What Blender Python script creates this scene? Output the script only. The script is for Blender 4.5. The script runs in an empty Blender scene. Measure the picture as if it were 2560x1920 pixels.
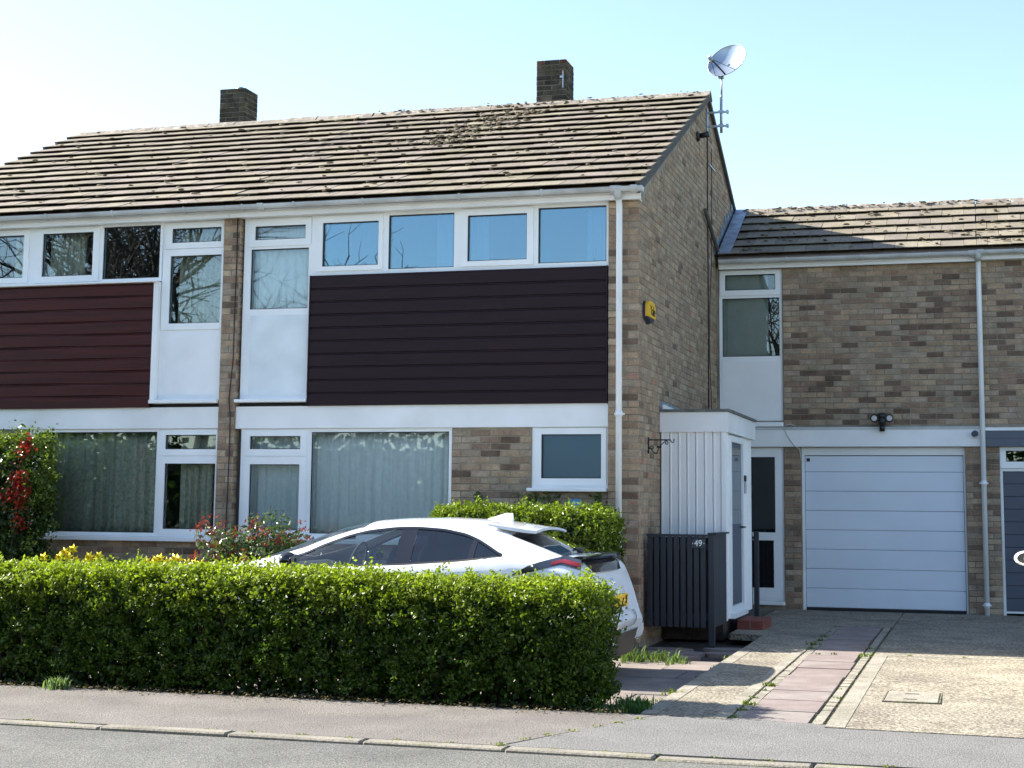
import bpy, math, random
import numpy as np
from mathutils import Vector, Matrix
random.seed(7); rng = np.random.default_rng(11)
S = bpy.context.scene; COL = S.collection; R = math.radians

# ------------------------------------------------------------------ camera
CYAW, CPIT, CROL, CF = 0.2842, 0.1219, 0.0096, 3911.3
cam = bpy.data.cameras.new('camera'); camo = bpy.data.objects.new('camera', cam); COL.objects.link(camo)
F = Vector((-math.sin(CYAW)*math.cos(CPIT), math.cos(CYAW)*math.cos(CPIT), math.sin(CPIT)))
Rt = Vector((math.cos(CYAW), math.sin(CYAW), 0)); Up = Rt.cross(F)
r2 = Rt*math.cos(CROL)+Up*math.sin(CROL); u2 = Up*math.cos(CROL)-Rt*math.sin(CROL)
mw = Matrix((r2, u2, -F)).transposed().to_4x4(); mw.translation = (3.5045, -16.4069, 1.3231)
camo.matrix_world = mw
cam.sensor_width = 36; cam.lens = CF/2560*36; cam.shift_x = (1280-1311.6)/2560; cam.shift_y = (790.25-960)/2560
cam.clip_start = .1; cam.clip_end = 2000
S.camera = camo
# ------------------------------------------------------------------ sky, sun, exposure
LIGHT = Vector((1.43, -.075, -1.0)).normalized()
w = bpy.data.worlds.new('World'); S.world = w; w.use_nodes = True
nt = w.node_tree; bg = nt.nodes['Background']; sk = nt.nodes.new('ShaderNodeTexSky'); sk.sky_type = 'NISHITA'
sk.sun_disc = False; sk.sun_elevation = R(35); sk.sun_rotation = math.atan2(-LIGHT.x, -LIGHT.y)
sk.air_density = 1.0; sk.dust_density = .7; sk.ozone_density = 1.0; sk.altitude = 50
nt.links.new(sk.outputs[0], bg.inputs[0]); bg.inputs[1].default_value = .1
sun = bpy.data.lights.new('sun', 'SUN'); suno = bpy.data.objects.new('sun', sun); COL.objects.link(suno)
sun.energy = 4.8; sun.angle = R(.53); sun.color = (1, .95, .86)
suno.rotation_euler = LIGHT.to_track_quat('-Z', 'Y').to_euler(); suno.location = (-20, 5, 20)
S.view_settings.view_transform = 'Standard'; S.view_settings.look = 'None'
S.view_settings.exposure = 1.71; S.view_settings.gamma = 1.0; S.view_settings.use_curve_mapping = False
S.render.resolution_x = 1024; S.render.resolution_y = 768

# ------------------------------------------------------------------ materials
MATS = {}
def nodes(name):
    m = bpy.data.materials.new(name); m.use_nodes = True; n = m.node_tree
    return m, n, n.nodes['Principled BSDF']
def mat(name, col, rough=.6, var=.12, scale=6, bump=0, bscale=None, metal=0, spec=.5, col2=None, c2scale=2, c2lo=.45, c2hi=.65, attr=None, coat=0, stretch=None, fine=None):
    """one colour, broken up by noise; attr: per-piece colour attribute multiplied in; col2: second colour in patches"""
    m, n, b = nodes(name); L = n.links; N = n.nodes
    geo = N.new('ShaderNodeNewGeometry'); pos = geo.outputs['Position']
    if stretch:
        mp = N.new('ShaderNodeMapping'); mp.inputs['Scale'].default_value = stretch; L.new(pos, mp.inputs[0]); pos = mp.outputs[0]
    def noise(sc, det=6):
        t = N.new('ShaderNodeTexNoise'); t.inputs['Scale'].default_value = sc; t.inputs['Detail'].default_value = det; L.new(pos, t.inputs[0]); return t.outputs['Fac']
    def mix(a, bb, f, mode='MIX'):
        x = N.new('ShaderNodeMix'); x.data_type = 'RGBA'; x.blend_type = mode
        for i, s in ((0, f), (6, a), (7, bb)):
            if hasattr(s, 'links'): L.new(s, x.inputs[i])
            else: x.inputs[i].default_value = s if i == 0 else (*s, 1)
        return x.outputs[2]
    def ramp(src, lo, hi):
        r = N.new('ShaderNodeMapRange'); r.inputs[1].default_value = lo; r.inputs[2].default_value = hi; L.new(src, r.inputs[0]); return r.outputs[0]
    c = tuple(col)
    if attr:
        a = N.new('ShaderNodeAttribute'); a.attribute_name = attr; c = a.outputs['Color']
    if col2: c = mix(c, col2, ramp(noise(c2scale), c2lo, c2hi))
    if var:
        v = ramp(noise(scale), .25, .75)
        lo = mix(c, (1-var*1.6,)*3, 1., 'MULTIPLY'); hi = mix(c, (1+var,)*3, 1., 'MULTIPLY')
        c = mix(lo, hi, v)
    if fine:   # (scale, amount): crisp grain
        v = ramp(noise(fine[0], 2), .35, .65)
        lo = mix(c, (1-fine[1],)*3, 1., 'MULTIPLY'); hi = mix(c, (1+fine[1],)*3, 1., 'MULTIPLY')
        c = mix(lo, hi, v)
    if hasattr(c, 'links'): L.new(c, b.inputs['Base Color'])
    else: b.inputs['Base Color'].default_value = (*c, 1)
    b.inputs['Roughness'].default_value = rough; b.inputs['Metallic'].default_value = metal
    b.inputs['Specular IOR Level'].default_value = spec
    if coat: b.inputs['Coat Weight'].default_value = coat; b.inputs['Coat Roughness'].default_value = .03
    if bump:
        bp = N.new('ShaderNodeBump'); bp.inputs['Strength'].default_value = bump; bp.inputs['Distance'].default_value = .01
        L.new(noise(bscale or scale*4), bp.inputs['Height']); L.new(bp.outputs[0], b.inputs['Normal'])
    MATS[name] = m; return m
def leafmat(name, rough=.42, trans=.35):
    m, n, b = nodes(name); N = n.nodes; L = n.links
    a = N.new('ShaderNodeAttribute'); a.attribute_name = 'Col'
    L.new(a.outputs['Color'], b.inputs['Base Color']); b.inputs['Roughness'].default_value = rough; b.inputs['Specular IOR Level'].default_value = .35
    t = N.new('ShaderNodeBsdfTranslucent'); g = N.new('ShaderNodeMix'); g.data_type = 'RGBA'; g.blend_type = 'MULTIPLY'; g.inputs[0].default_value = 1
    L.new(a.outputs['Color'], g.inputs[6]); g.inputs[7].default_value = (1.5, 1.7, .7, 1); L.new(g.outputs[2], t.inputs[0])
    x = N.new('ShaderNodeMixShader'); x.inputs[0].default_value = trans
    L.new(b.outputs[0], x.inputs[1]); L.new(t.outputs[0], x.inputs[2]); L.new(x.outputs[0], n.nodes['Material Output'].inputs[0])
    MATS[name] = m; return m
def glassmat(name, tint, refl=.10, rough=0.0, wav=0.0, gcol=(1, 1, 1)):
    m, n, b = nodes(name); N = n.nodes; L = n.links; N.remove(b)
    t = N.new('ShaderNodeBsdfTransparent'); t.inputs[0].default_value = (*tint, 1)
    g = N.new('ShaderNodeBsdfGlossy'); g.inputs['Roughness'].default_value = rough; g.inputs[0].default_value = (*gcol, 1)
    fr = N.new('ShaderNodeFresnel'); fr.inputs[0].default_value = 1.5
    ad = N.new('ShaderNodeMath'); ad.operation = 'ADD'; ad.inputs[1].default_value = refl; ad.use_clamp = True; L.new(fr.outputs[0], ad.inputs[0])
    if wav:
        tx = N.new('ShaderNodeTexNoise'); tx.inputs['Scale'].default_value = 1.3; tx.inputs['Detail'].default_value = 1
        ge = N.new('ShaderNodeNewGeometry'); L.new(ge.outputs['Position'], tx.inputs[0])
        bp = N.new('ShaderNodeBump'); bp.inputs['Strength'].default_value = wav; bp.inputs['Distance'].default_value = .02
        L.new(tx.outputs['Fac'], bp.inputs['Height']); L.new(bp.outputs[0], g.inputs['Normal'])
    x = N.new('ShaderNodeMixShader'); L.new(ad.outputs[0], x.inputs[0]); L.new(t.outputs[0], x.inputs[1]); L.new(g.outputs[0], x.inputs[2])
    L.new(x.outputs[0], n.nodes['Material Output'].inputs[0]); MATS[name] = m; return m
mat('brick', (1, 1, 1), .88, .2, 9, bump=.5, bscale=55, attr='Col', spec=.2, fine=(70, .16), col2=(.13, .12, .075), c2scale=1.1, c2lo=.6, c2hi=1.05)
mat('mortar', (.33, .285, .225), .95, .2, 7, bump=.4, bscale=60, spec=.1, col2=(.2, .18, .14), c2scale=1.5)
mat('chimney_brick', (1, 1, 1), .95, .4, 7, bump=.7, bscale=40, attr='Col', spec=.1, col2=(.08, .075, .025), c2scale=6, c2lo=.52, c2hi=.75, fine=(50, .3))
mat('chimney_mortar', (.2, .18, .14), .95, .4, 9, bump=.5)
mat('tile', (1, 1, 1), .85, .14, 2.5, bump=.45, bscale=45, attr='Col', spec=.25, fine=(26, .13), col2=(.20, .175, .11), c2scale=1.7, c2lo=.45, c2hi=.8)
mat('ridge', (.24, .205, .17), .9, .35, 9, bump=.6, bscale=30, col2=(.36, .33, .28), c2scale=13, c2lo=.52, c2hi=.62)
mat('moss', (.17, .14, .09), .95, .4, 20)
mat('roof_rear', (.25, .2, .17), .9, .2, 4)
mat('verge', (.09, .08, .075), .9, .25, 8)
mat('upvc', (.86, .88, .89), .32, .05, 1.6, spec=.5, fine=(3, .02))
mat('white_board', (.86, .865, .87), .42, .07, 1.3, col2=(.66, .66, .62), c2scale=1.4, c2lo=.55, c2hi=.9)
mat('obscure_panel', (.74, .80, .83), .25, .07, 4, bump=.15, bscale=8)
mat('gutter', (.53, .55, .56), .4, .14, 3, col2=(.36, .365, .35), c2scale=2.5, c2lo=.55, c2hi=.8)
mat('downpipe', (.80, .82, .84), .18, .05, 2)
mat('gasket', (.02, .02, .022), .5, .1)
mat('brown_clad', (.020, .0085, .012), .5, .2, 5, stretch=(.3, 2, 6), bump=.12, bscale=30, spec=.22)
mat('red_clad', (.058, .0075, .0065), .5, .28, 4, stretch=(.25, 2, 8), bump=.25, bscale=14, col2=(.036, .0065, .006), c2scale=2.5, spec=.25)
mat('lead', (.27, .335, .42), .45, .3, 7, metal=.3)
mat('room', (.10, .095, .09), .9, .1)
mat('net_curtain', (.88, .90, .90), .95, .06, 20)
mat('lace_curtain', (.56, .56, .45), .95, .25, 26)
mat('white_curtain', (.85, .88, .9), .9, .04)
mat('blind', (.36, .40, .36), .9, .05)
mat('garage_steel', (.70, .76, .84), .38, .03, 2, bump=.08, bscale=120)
mat('grey_door', (.075, .085, .115), .45, .06, 3)
mat('grey_band', (.10, .115, .15), .5, .06, 3)
mat('rubber', (.012, .012, .014), .7, .1)
mat('iron', (.008, .008, .01), .45, .1)
mat('black_plastic', (.012, .012, .014), .4, .1)
mat('lens', (.6, .6, .65), .2, .05)
mat('dark_fence', (.021, .025, .034), .55, .12, 3)
mat('felt', (.14, .15, .14), .9, .3, 8)
mat('red_brick_step', (.20, .055, .04), .9, .25, 9, bump=.5, bscale=50)
mat('galv', (.42, .47, .52), .4, .15, 8, metal=.6)
mat('dish', (.33, .385, .46), .28, .06, 5, metal=.6)
mat('yellow', (.80, .47, .015), .4, .05)
mat('navy', (.02, .03, .07), .4, .05)
mat('slate_plaque', (.03, .045, .05), .6, .1)
mat('white_paint', (.8, .8, .8), .5, 0)
mat('black_paint', (.01, .01, .01), .5, 0)
mat('blue_plate', (.06, .30, .62), .4, .05)
mat('cable_black', (.012, .01, .012), .6, 0)
mat('cable_white', (.6, .6, .56), .6, 0)
mat('concrete', (.265, .235, .18), .92, .16, 3.2, bump=1, bscale=48, spec=.15, fine=(40, .5), col2=(.21, .185, .145), c2scale=1.3)
mat('concrete_edge', (.28, .252, .20), .92, .2, 6, bump=.5, bscale=60, fine=(55, .22), col2=(.22, .20, .15), c2scale=2.5)
mat('path_slab', (.205, .16, .145), .9, .14, 5, bump=.25, bscale=30, fine=(90, .1), col2=(.235, .20, .18), c2scale=2)
mat('pink_paving', (.235, .19, .165), .9, .15, 4, bump=.3, bscale=30, fine=(80, .1), col2=(.18, .155, .135), c2scale=3)
mat('asphalt', (.15, .148, .133), .93, .1, 2.2, bump=.8, bscale=90, spec=.15, fine=(75, .33), col2=(.125, .123, .115), c2scale=.9)
mat('pavement', (.178, .163, .147), .93, .1, 2.5, bump=.8, bscale=90, spec=.15, fine=(85, .27), col2=(.155, .14, .128), c2scale=1.3)
mat('pavement_patch', (.172, .167, .158), .93, .08, 2.5, bump=.8, bscale=90, spec=.15, fine=(85, .25))
mat('kerb', (.215, .195, .155), .92, .2, 4, bump=.5, bscale=50, fine=(60, .2), col2=(.19, .19, .09), c2scale=3, c2lo=.52, c2hi=.72)
mat('soil', (.05, .04, .033), .97, .4, 9, bump=1, bscale=25)
mat('lawn', (.06, .10, .025), .95, .3, 3)
mat('twig', (.055, .04, .028), .9, .3, 12)
mat('bark', (.07, .058, .045), .95, .3, 8, bump=.6)
mat('car_white', (.86, .87, .88), .25, 0, coat=1, spec=.5)
mat('car_blue', (.02, .09, .36), .25, 0, coat=1)
mat('car_black', (.012, .012, .014), .16, 0, coat=.6)
mat('car_trim', (.03, .026, .024), .5, .05)
mat('car_cabin', (.05, .05, .055), .8, .05)
mat('tyre', (.015, .015, .015), .85, .1)
mat('alloy', (.32, .33, .35), .35, .05, metal=.8)
mat('red_lens', (.22, .010, .013), .12, .05, coat=.8)
mat('smoke_lens', (.03, .035, .05), .08, 0, coat=1)
mat('plate_yellow', (.85, .50, .02), .45, 0)
mat('chrome', (.7, .72, .75), .12, 0, metal=1)
mat('petal', (.9, .74, .012), .6, .08, 40)
mat('steel_handle', (.35, .36, .38), .3, 0, metal=.9)
leafmat('leaf'); leafmat('gloss_leaf', .25, .22); leafmat('grass', .6, .3)
glassmat('glass', (.955, .985, .985), .045, wav=.025, gcol=(.8, .93, 1))
glassmat('glass_sky', (.62, .72, .8), .185, wav=.015, gcol=(.56, .84, 1))
glassmat('glass_frost', (.16, .30, .40), .13, rough=.35, gcol=(.55, .82, 1))
glassmat('car_glass', (.62, .70, .68), .05)
glassmat('car_tint', (.045, .05, .055), .05)

# ------------------------------------------------------------------ mesh helpers
WL = {}
def base(o): return WL.get(o.name, Vector((0, 0, 0))) if o else Vector((0, 0, 0))
def tag(o, label=None, cat=None, group=None, kind=None):
    if label: o['label'] = label
    if cat: o['category'] = cat
    if group: o['group'] = group
    if kind: o['kind'] = kind
    return o
def thing(name, label, cat, loc=(0, 0, 0), group=None, rz=0):
    o = bpy.data.objects.new(name, None); COL.objects.link(o); o.location = loc; o.rotation_euler = (0, 0, rz)
    o.empty_display_size = .2; WL[o.name] = Vector(loc); return tag(o, label, cat, group)
class MB:
    def __init__(s): s.v = []; s.f = []; s.sm = []; s.col = None
    def add(s, vs, fs, smooth=False):
        k = len(s.v); s.v += [tuple(p) for p in vs]; s.f += [tuple(i+k for i in q) for q in fs]; s.sm += [smooth]*len(fs); return s
    def box(s, x0, x1, y0, y1, z0, z1):
        return s.add([(x, y, z) for z in (z0, z1) for y in (y0, y1) for x in (x0, x1)],
                     [(0, 2, 3, 1), (4, 5, 7, 6), (0, 1, 5, 4), (2, 6, 7, 3), (0, 4, 6, 2), (1, 3, 7, 5)])
    def cbox(s, x0, x1, y0, y1, z0, z1, c=.004):
        """box with chamfered edges"""
        vs = []; idx = {}
        for zi, z in enumerate((z0, z1)):
            for yi, y in enumerate((y0, y1)):
                for xi, x in enumerate((x0, x1)):
                    for ax in range(3):
                        p = [x, y, z]
                        for a2, (lo, i) in enumerate(((x0, xi), (y0, yi), (z0, zi))):
                            if a2 != ax: p[a2] += c if i == 0 else -c
                        idx[(xi, yi, zi, ax)] = len(vs); vs.append(p)
        g = lambda a, b, cc, ax: idx[(a, b, cc, ax)]
        fs = []
        for k in (0, 1):
            q = [g(k, 0, 0, 0), g(k, 1, 0, 0), g(k, 1, 1, 0), g(k, 0, 1, 0)]; fs.append(q if k else q[::-1])
            q = [g(0, k, 0, 1), g(0, k, 1, 1), g(1, k, 1, 1), g(1, k, 0, 1)]; fs.append(q if k else q[::-1])
            q = [g(0, 0, k, 2), g(1, 0, k, 2), g(1, 1, k, 2), g(0, 1, k, 2)]; fs.append(q if k else q[::-1])
        for a in (0, 1):
            for b in (0, 1):
                fs += [(g(a, b, 0, 0), g(a, b, 1, 0), g(a, b, 1, 1), g(a, b, 0, 1)), (g(a, 0, b, 0), g(a, 1, b, 0), g(a, 1, b, 2), g(a, 0, b, 2)), (g(0, a, b, 1), g(1, a, b, 1), g(1, a, b, 2), g(0, a, b, 2))]
                for cc in (0, 1): fs.append((g(a, b, cc, 0), g(a, b, cc, 1), g(a, b, cc, 2)))
        fs = [f for i, f in enumerate(fs)]
        return s.add(vs, fs)
    def prism(s, poly, d0, d1, m):
        """poly of (a,b), extruded d0..d1; m(a,b,d)->xyz"""
        n = len(poly)
        return s.add([m(a, b, d0) for a, b in poly]+[m(a, b, d1) for a, b in poly],
                     [tuple(range(n))[::-1], tuple(range(n, 2*n))]+[(i, (i+1) % n, (i+1) % n+n, i+n) for i in range(n)])
    def plate(s, o, holes, y0, y1):
        """rectangle o=(x0,x1,z0,z1) less holes, thickness y0..y1"""
        xs = sorted({o[0], o[1], *[h[i] for h in holes for i in (0, 1)]}); zs = sorted({o[2], o[3], *[h[i] for h in holes for i in (2, 3)]})
        sol = lambda i, j: 0 <= i < len(xs)-1 and 0 <= j < len(zs)-1 and not any(h[0]-1e-6 <= xs[i] and xs[i+1] <= h[1]+1e-6 and h[2]-1e-6 <= zs[j] and zs[j+1] <= h[3]+1e-6 for h in holes)
        V = []; ix = {}
        def vid(i, j, k):
            if (i, j, k) not in ix: ix[(i, j, k)] = len(V); V.append((xs[i], (y0, y1)[k], zs[j]))
            return ix[(i, j, k)]
        Fc = []
        for i in range(len(xs)-1):
            for j in range(len(zs)-1):
                if not sol(i, j): continue
                Fc += [(vid(i, j, 0), vid(i+1, j, 0), vid(i+1, j+1, 0), vid(i, j+1, 0)), (vid(i, j, 1), vid(i, j+1, 1), vid(i+1, j+1, 1), vid(i+1, j, 1))]
                if not sol(i-1, j): Fc.append((vid(i, j, 0), vid(i, j+1, 0), vid(i, j+1, 1), vid(i, j, 1)))
                if not sol(i+1, j): Fc.append((vid(i+1, j, 0), vid(i+1, j, 1), vid(i+1, j+1, 1), vid(i+1, j+1, 0)))
                if not sol(i, j-1): Fc.append((vid(i, j, 0), vid(i, j, 1), vid(i+1, j, 1), vid(i+1, j, 0)))
                if not sol(i, j+1): Fc.append((vid(i, j+1, 0), vid(i+1, j+1, 0), vid(i+1, j+1, 1), vid(i, j+1, 1)))
        return s.add(V, Fc)
    def tube(s, pts, r, n=10, cap=True):
        P = [Vector(p) for p in pts]; rs = r if isinstance(r, (list, tuple)) else [r]*len(P); k = len(P); vs = []; prev = None
        for i, p in enumerate(P):
            t = (P[min(i+1, k-1)]-P[max(i-1, 0)]).normalized()
            if prev is None: a = t.orthogonal().normalized()
            else: a = (prev-t*prev.dot(t)).normalized()
            prev = a; b = t.cross(a)
            vs += [p+(a*math.cos(2*math.pi*j/n)+b*math.sin(2*math.pi*j/n))*rs[i] for j in range(n)]
        fs = [(i*n+j, i*n+(j+1) % n, (i+1)*n+(j+1) % n, (i+1)*n+j) for i in range(k-1) for j in range(n)]
        s.add(vs, fs, True)
        if cap: 
            o = len(s.v)-k*n; s.f += [tuple(o+j for j in range(n))[::-1], tuple(o+(k-1)*n+j for j in range(n))]; s.sm += [False, False]
        return s
    def blob(s, c, r, seg=8, ring=5, jit=0.):
        vs = [(c[0], c[1], c[2]-r[2])]
        for i in range(1, ring):
            a = -math.pi/2+math.pi*i/ring
            for j in range(seg):
                q = 1+random.uniform(-jit, jit); b = 2*math.pi*j/seg
                vs.append((c[0]+r[0]*q*math.cos(a)*math.cos(b), c[1]+r[1]*q*math.cos(a)*math.sin(b), c[2]+r[2]*q*math.sin(a)))
        vs.append((c[0], c[1], c[2]+r[2])); e = len(vs)-1
        fs = [(0, 1+(j+1) % seg, 1+j) for j in range(seg)]
        for i in range(ring-2):
            fs += [(1+i*seg+j, 1+i*seg+(j+1) % seg, 1+(i+1)*seg+(j+1) % seg, 1+(i+1)*seg+j) for j in range(seg)]
        o = 1+(ring-2)*seg; fs += [(o+j, o+(j+1) % seg, e) for j in range(seg)]
        return s.add(vs, fs, True)
    def grid(s, fn, nu, nv, smooth=True):
        vs = [fn(i/nu, j/nv) for j in range(nv+1) for i in range(nu+1)]
        return s.add(vs, [(j*(nu+1)+i, j*(nu+1)+i+1, (j+1)*(nu+1)+i+1, (j+1)*(nu+1)+i) for j in range(nv) for i in range(nu)], smooth)
    def mesh(s, name):
        me = bpy.data.meshes.new(name); me.from_pydata(s.v, [], s.f)
        if any(s.sm): me.polygons.foreach_set('use_smooth', s.sm)
        if s.col is not None:
            a = me.color_attributes.new('Col', 'FLOAT_COLOR', 'POINT'); a.data.foreach_set('color', np.c_[np.asarray(s.col, float), np.ones(len(s.v))].ravel())
        return me
    def build(s, name, m, parent=None, local=False, recenter=False):
        if recenter:
            a = np.array(s.v); c = np.array([(a[:, 0].min()+a[:, 0].max())/2, (a[:, 1].min()+a[:, 1].max())/2, a[:, 2].min()]); s.v = [tuple(p) for p in a-c]
        me = s.mesh(name); me.materials.append(MATS[m]); o = bpy.data.objects.new(name, me); COL.objects.link(o)
        if recenter: o.location = c
        if parent:
            o.parent = parent
            if not local: o.location = -base(parent)
        return o
def mb(): return MB()
def structure(o): o['kind'] = 'structure'; return o
XY = lambda z0: (lambda a, b, d: (a, b, d))
YZ = lambda a, b, d: (d, a, b)
XZ = lambda a, b, d: (a, d, b)

# ------------------------------------------------------------------ leaves
def leaves(name, P, N, size, col, m, parent, aspect=.55, local=False):
    """one small folded leaf per row of P, pointing anywhere in the plane across N"""
    n = len(P); P = np.asarray(P, float); N = np.asarray(N, float); N /= np.linalg.norm(N, axis=1)[:, None]+1e-9
    r = rng.normal(size=(n, 3)); T = r-(r*N).sum(1)[:, None]*N; T /= np.linalg.norm(T, axis=1)[:, None]+1e-9
    B = np.cross(N, T); s = np.broadcast_to(size, (n,))[:, None]
    V = np.stack([P-T*s*.5, P+B*s*aspect*.5-N*s*.10, P+T*s*.5, P-B*s*aspect*.5-N*s*.10], 1).reshape(-1, 3)
    i = np.arange(n)*4; Fc = np.stack([np.stack([i, i+1, i+2], 1), np.stack([i, i+2, i+3], 1)], 1).reshape(-1, 3)
    me = bpy.data.meshes.new(name); me.vertices.add(len(V)); me.vertices.foreach_set('co', V.ravel())
    me.loops.add(Fc.size); me.loops.foreach_set('vertex_index', Fc.ravel().astype(np.int32)); me.polygons.add(len(Fc))
    me.polygons.foreach_set('loop_start', (np.arange(len(Fc))*3).astype(np.int32)); me.update(calc_edges=True)
    a = me.color_attributes.new('Col', 'FLOAT_COLOR', 'POINT'); a.data.foreach_set('color', np.repeat(np.c_[col, np.ones(n)], 4, 0).ravel())
    me.materials.append(MATS[m]); o = bpy.data.objects.new(name, me); COL.objects.link(o)
    if parent:
        o.parent = parent
        if not local: o.location = -base(parent)
    o['kind'] = 'stuff'; return o
def lerpcol(a, b, t, jit=.25):
    t = np.asarray(t)[:, None]; c = np.array(a)*(1-t)+np.array(b)*t
    return np.clip(c*(1+rng.uniform(-jit, jit, (len(c), 1))), 0, 1)
def hedge(name, label, x0, x1, y0, y1, z0, z1, n, size, cA, cB, fmat='leaf', bumpy=.035, twigs=60, shell=.09, topfn=None, botbare=.0, inner=.3, clump=0):
    t = thing(name, label, 'hedge', ((x0+x1)/2, (y0+y1)/2, z0))
    lx, ly, lz = x1-x0, y1-y0, z1-z0
    ar = np.array([lx*lz, lx*lz, lx*ly*1.2, ly*lz, ly*lz]); f = rng.choice(5, n, p=ar/ar.sum()); a, b = rng.random(n), rng.random(n)
    P = np.zeros((n, 3)); N = np.zeros((n, 3))
    for k in range(5):
        q = f == k
        if k < 2: P[q] = np.c_[x0+a[q]*lx, np.full(q.sum(), y0 if k == 0 else y1), z0+b[q]*lz]; N[q] = (0, -1 if k == 0 else 1, 0)
        elif k == 2: P[q] = np.c_[x0+a[q]*lx, y0+b[q]*ly, np.full(q.sum(), z1)]; N[q] = (0, 0, 1)
        else: P[q] = np.c_[np.full(q.sum(), x0 if k == 3 else x1), y0+a[q]*ly, z0+b[q]*lz]; N[q] = (-1 if k == 3 else 1, 0, 0)
    # round the long edges
    c = np.array([(x0+x1)/2, (y0+y1)/2, (z0+z1)/2]); h = np.array([lx, ly, lz])/2; rr = .17
    d = np.abs(P-c)-(h-rr); d[P[:, 2] < c[2], 2] = -1; dp = np.maximum(d, 0); ln = np.linalg.norm(dp, axis=1)
    k = ln > rr; P[k] -= (np.sign(P-c)*dp)[k]*((ln-rr)/np.maximum(ln, 1e-6))[k][:, None]
    e = ln > 1e-4; N[e] = (np.sign(P-c)*dp)[e]+1e-6
    dep = rng.exponential(shell, n)*(rng.random(n) < .8)-.012
    dep = np.minimum(dep, .35*ly)
    w = bumpy*(np.sin(P[:, 0]*5.1+P[:, 2]*3)+np.sin(P[:, 0]*11.3+2*P[:, 1]+P[:, 2]*9)*.6+np.sin(P[:, 2]*17+P[:, 0]*7.3)*.4)
    if clump:
        K = max(50, n//clump); c0 = rng.choice(n, K); own = rng.integers(0, K, n); src = c0[own]; cd = rng.normal(0, .022, K)+.5*np.minimum(rng.exponential(.03, K), .12)
        P, N, w = P[src], N[src], w[src]; dep = np.clip(dep*.35, -.02, .1)+cd[own]; P = P+rng.normal(0, 1, (n, 3))*np.array([.022, .015, .017])*(size/.033)
        N = N+rng.normal(0, .35, (K, 3))[own]
    P += N/np.maximum(np.linalg.norm(N, axis=1), .5)[:, None]*(w-dep)[:, None]+rng.normal(0, .010, (n, 3))
    if topfn is not None: P[:, 2] += topfn(P[:, 0])*np.clip((P[:, 2]-z0)/lz, 0, 1)
    zz = (P[:, 2]-z0)/lz
    if botbare:
        keep = (zz > .02+botbare*(.7+.5*np.sin(P[:, 0]*3.1)+.35*np.sin(P[:, 0]*7.7+1)+.3*rng.random(n))*np.clip((.75-P[:, 0])*2, .15, 1)) | (rng.random(n) < .04); P, N, zz, dep = P[keep], N[keep], zz[keep], dep[keep]
    NN = N*.7+rng.normal(0, .55, N.shape)+np.array([0, 0, .35])
    fresh_lit = np.clip((zz-.60)*2.4+rng.normal(0, .15, len(P)), 0, 1)*.8+rng.random(len(P))**2*.3  # new-growth colour, carried lower to paint in the sunlit upper band
    leaves('foliage', P, NN, size*rng.uniform(.7, 1.25, len(P)), lerpcol(cA, cB, np.clip(fresh_lit, 0, 1)), fmat, t)
    ni = int(n*inner); Pi = np.c_[x0+.05+rng.random(ni)*(lx-.1), y0+.1*ly+rng.random(ni)*ly*.8, z0+lz*(.01+.94*rng.random(ni))]
    if topfn is not None: Pi[:, 2] += topfn(Pi[:, 0])*np.clip((Pi[:, 2]-z0)/lz, 0, 1)
    leaves('inner_foliage', Pi, rng.normal(size=(ni, 3))*np.array([1, 1.6, 1]), size*rng.uniform(1.2, 2.0, ni), lerpcol(cA, cA, rng.random(ni)), fmat, t, .7)
    tw = mb()
    for i in range(twigs):
        px, py = random.uniform(x0+.1, x1-.1), random.uniform(y0+.1*ly+.05, y1-.1*ly-.05); p = [(px, py, z0-.03)]
        for j in range(4): px += random.uniform(-.08, .08); py += random.uniform(-.06, .06); p.append((px, py, z0+lz*(j+1)/4.6))
        tw.tube(p, [.012, .010, .008, .006, .004], 5)
    o = tw.build('stems', 'twig', t); o['kind'] = 'stuff'
    return t

# ------------------------------------------------------------------ brickwork
PALETTE = [((.315, .235, .165), 5), ((.275, .20, .145), 5), ((.235, .165, .122), 4), ((.36, .285, .21), 3), ((.295, .235, .185), 4), ((.255, .21, .16), 3), ((.165, .118, .09), 1.3), ((.28, .18, .13), .25), ((.135, .095, .072), .5)]
GABLE_PAL = [((.295, .22, .155), 5), ((.26, .195, .14), 5), ((.24, .175, .13), 4), ((.32, .25, .18), 4), ((.28, .225, .17), 4), ((.16, .115, .085), .7), ((.29, .17, .12), .4)]
CHIM_PAL = [((.10, .088, .072), 4), ((.075, .066, .056), 4), ((.13, .11, .085), 2), ((.15, .085, .055), .7)]
BF = (1.23, 1.195, 1.14)
CF = (.80, .83, .82)
def pick(pal, f=(1, 1, 1)):
    c = random.choices([p[0] for p in pal], [p[1] for p in pal])[0]; k = random.uniform(.88, 1.12); return (c[0]*k*f[0], c[1]*k*f[1], c[2]*k*f[2])
def brick_geo(B, L, H=.065, D=.045, M=None, c=.004):
    """a brick seen from outside (-y), chamfered; front face at y=0; M places it"""
    h, l = H/2, L/2
    vs = [(-l, D, -h), (l, D, -h), (l, D, h), (-l, D, h), (-l, c, -h), (l, c, -h), (l, c, h), (-l, c, h), (-l+c, 0, -h+c), (l-c, 0, -h+c), (l-c, 0, h-c), (-l+c, 0, h-c)]
    fs = [(8, 9, 10, 11)]
    for a in range(4):
        b = (a+1) % 4; fs += [(4+a, 4+b, 8+b, 8+a), (a, b, 4+b, 4+a)]
    if M is not None: vs = [tuple(M @ Vector(v)) for v in vs]
    B.add(vs, fs)
BPOOL = {}
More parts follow.
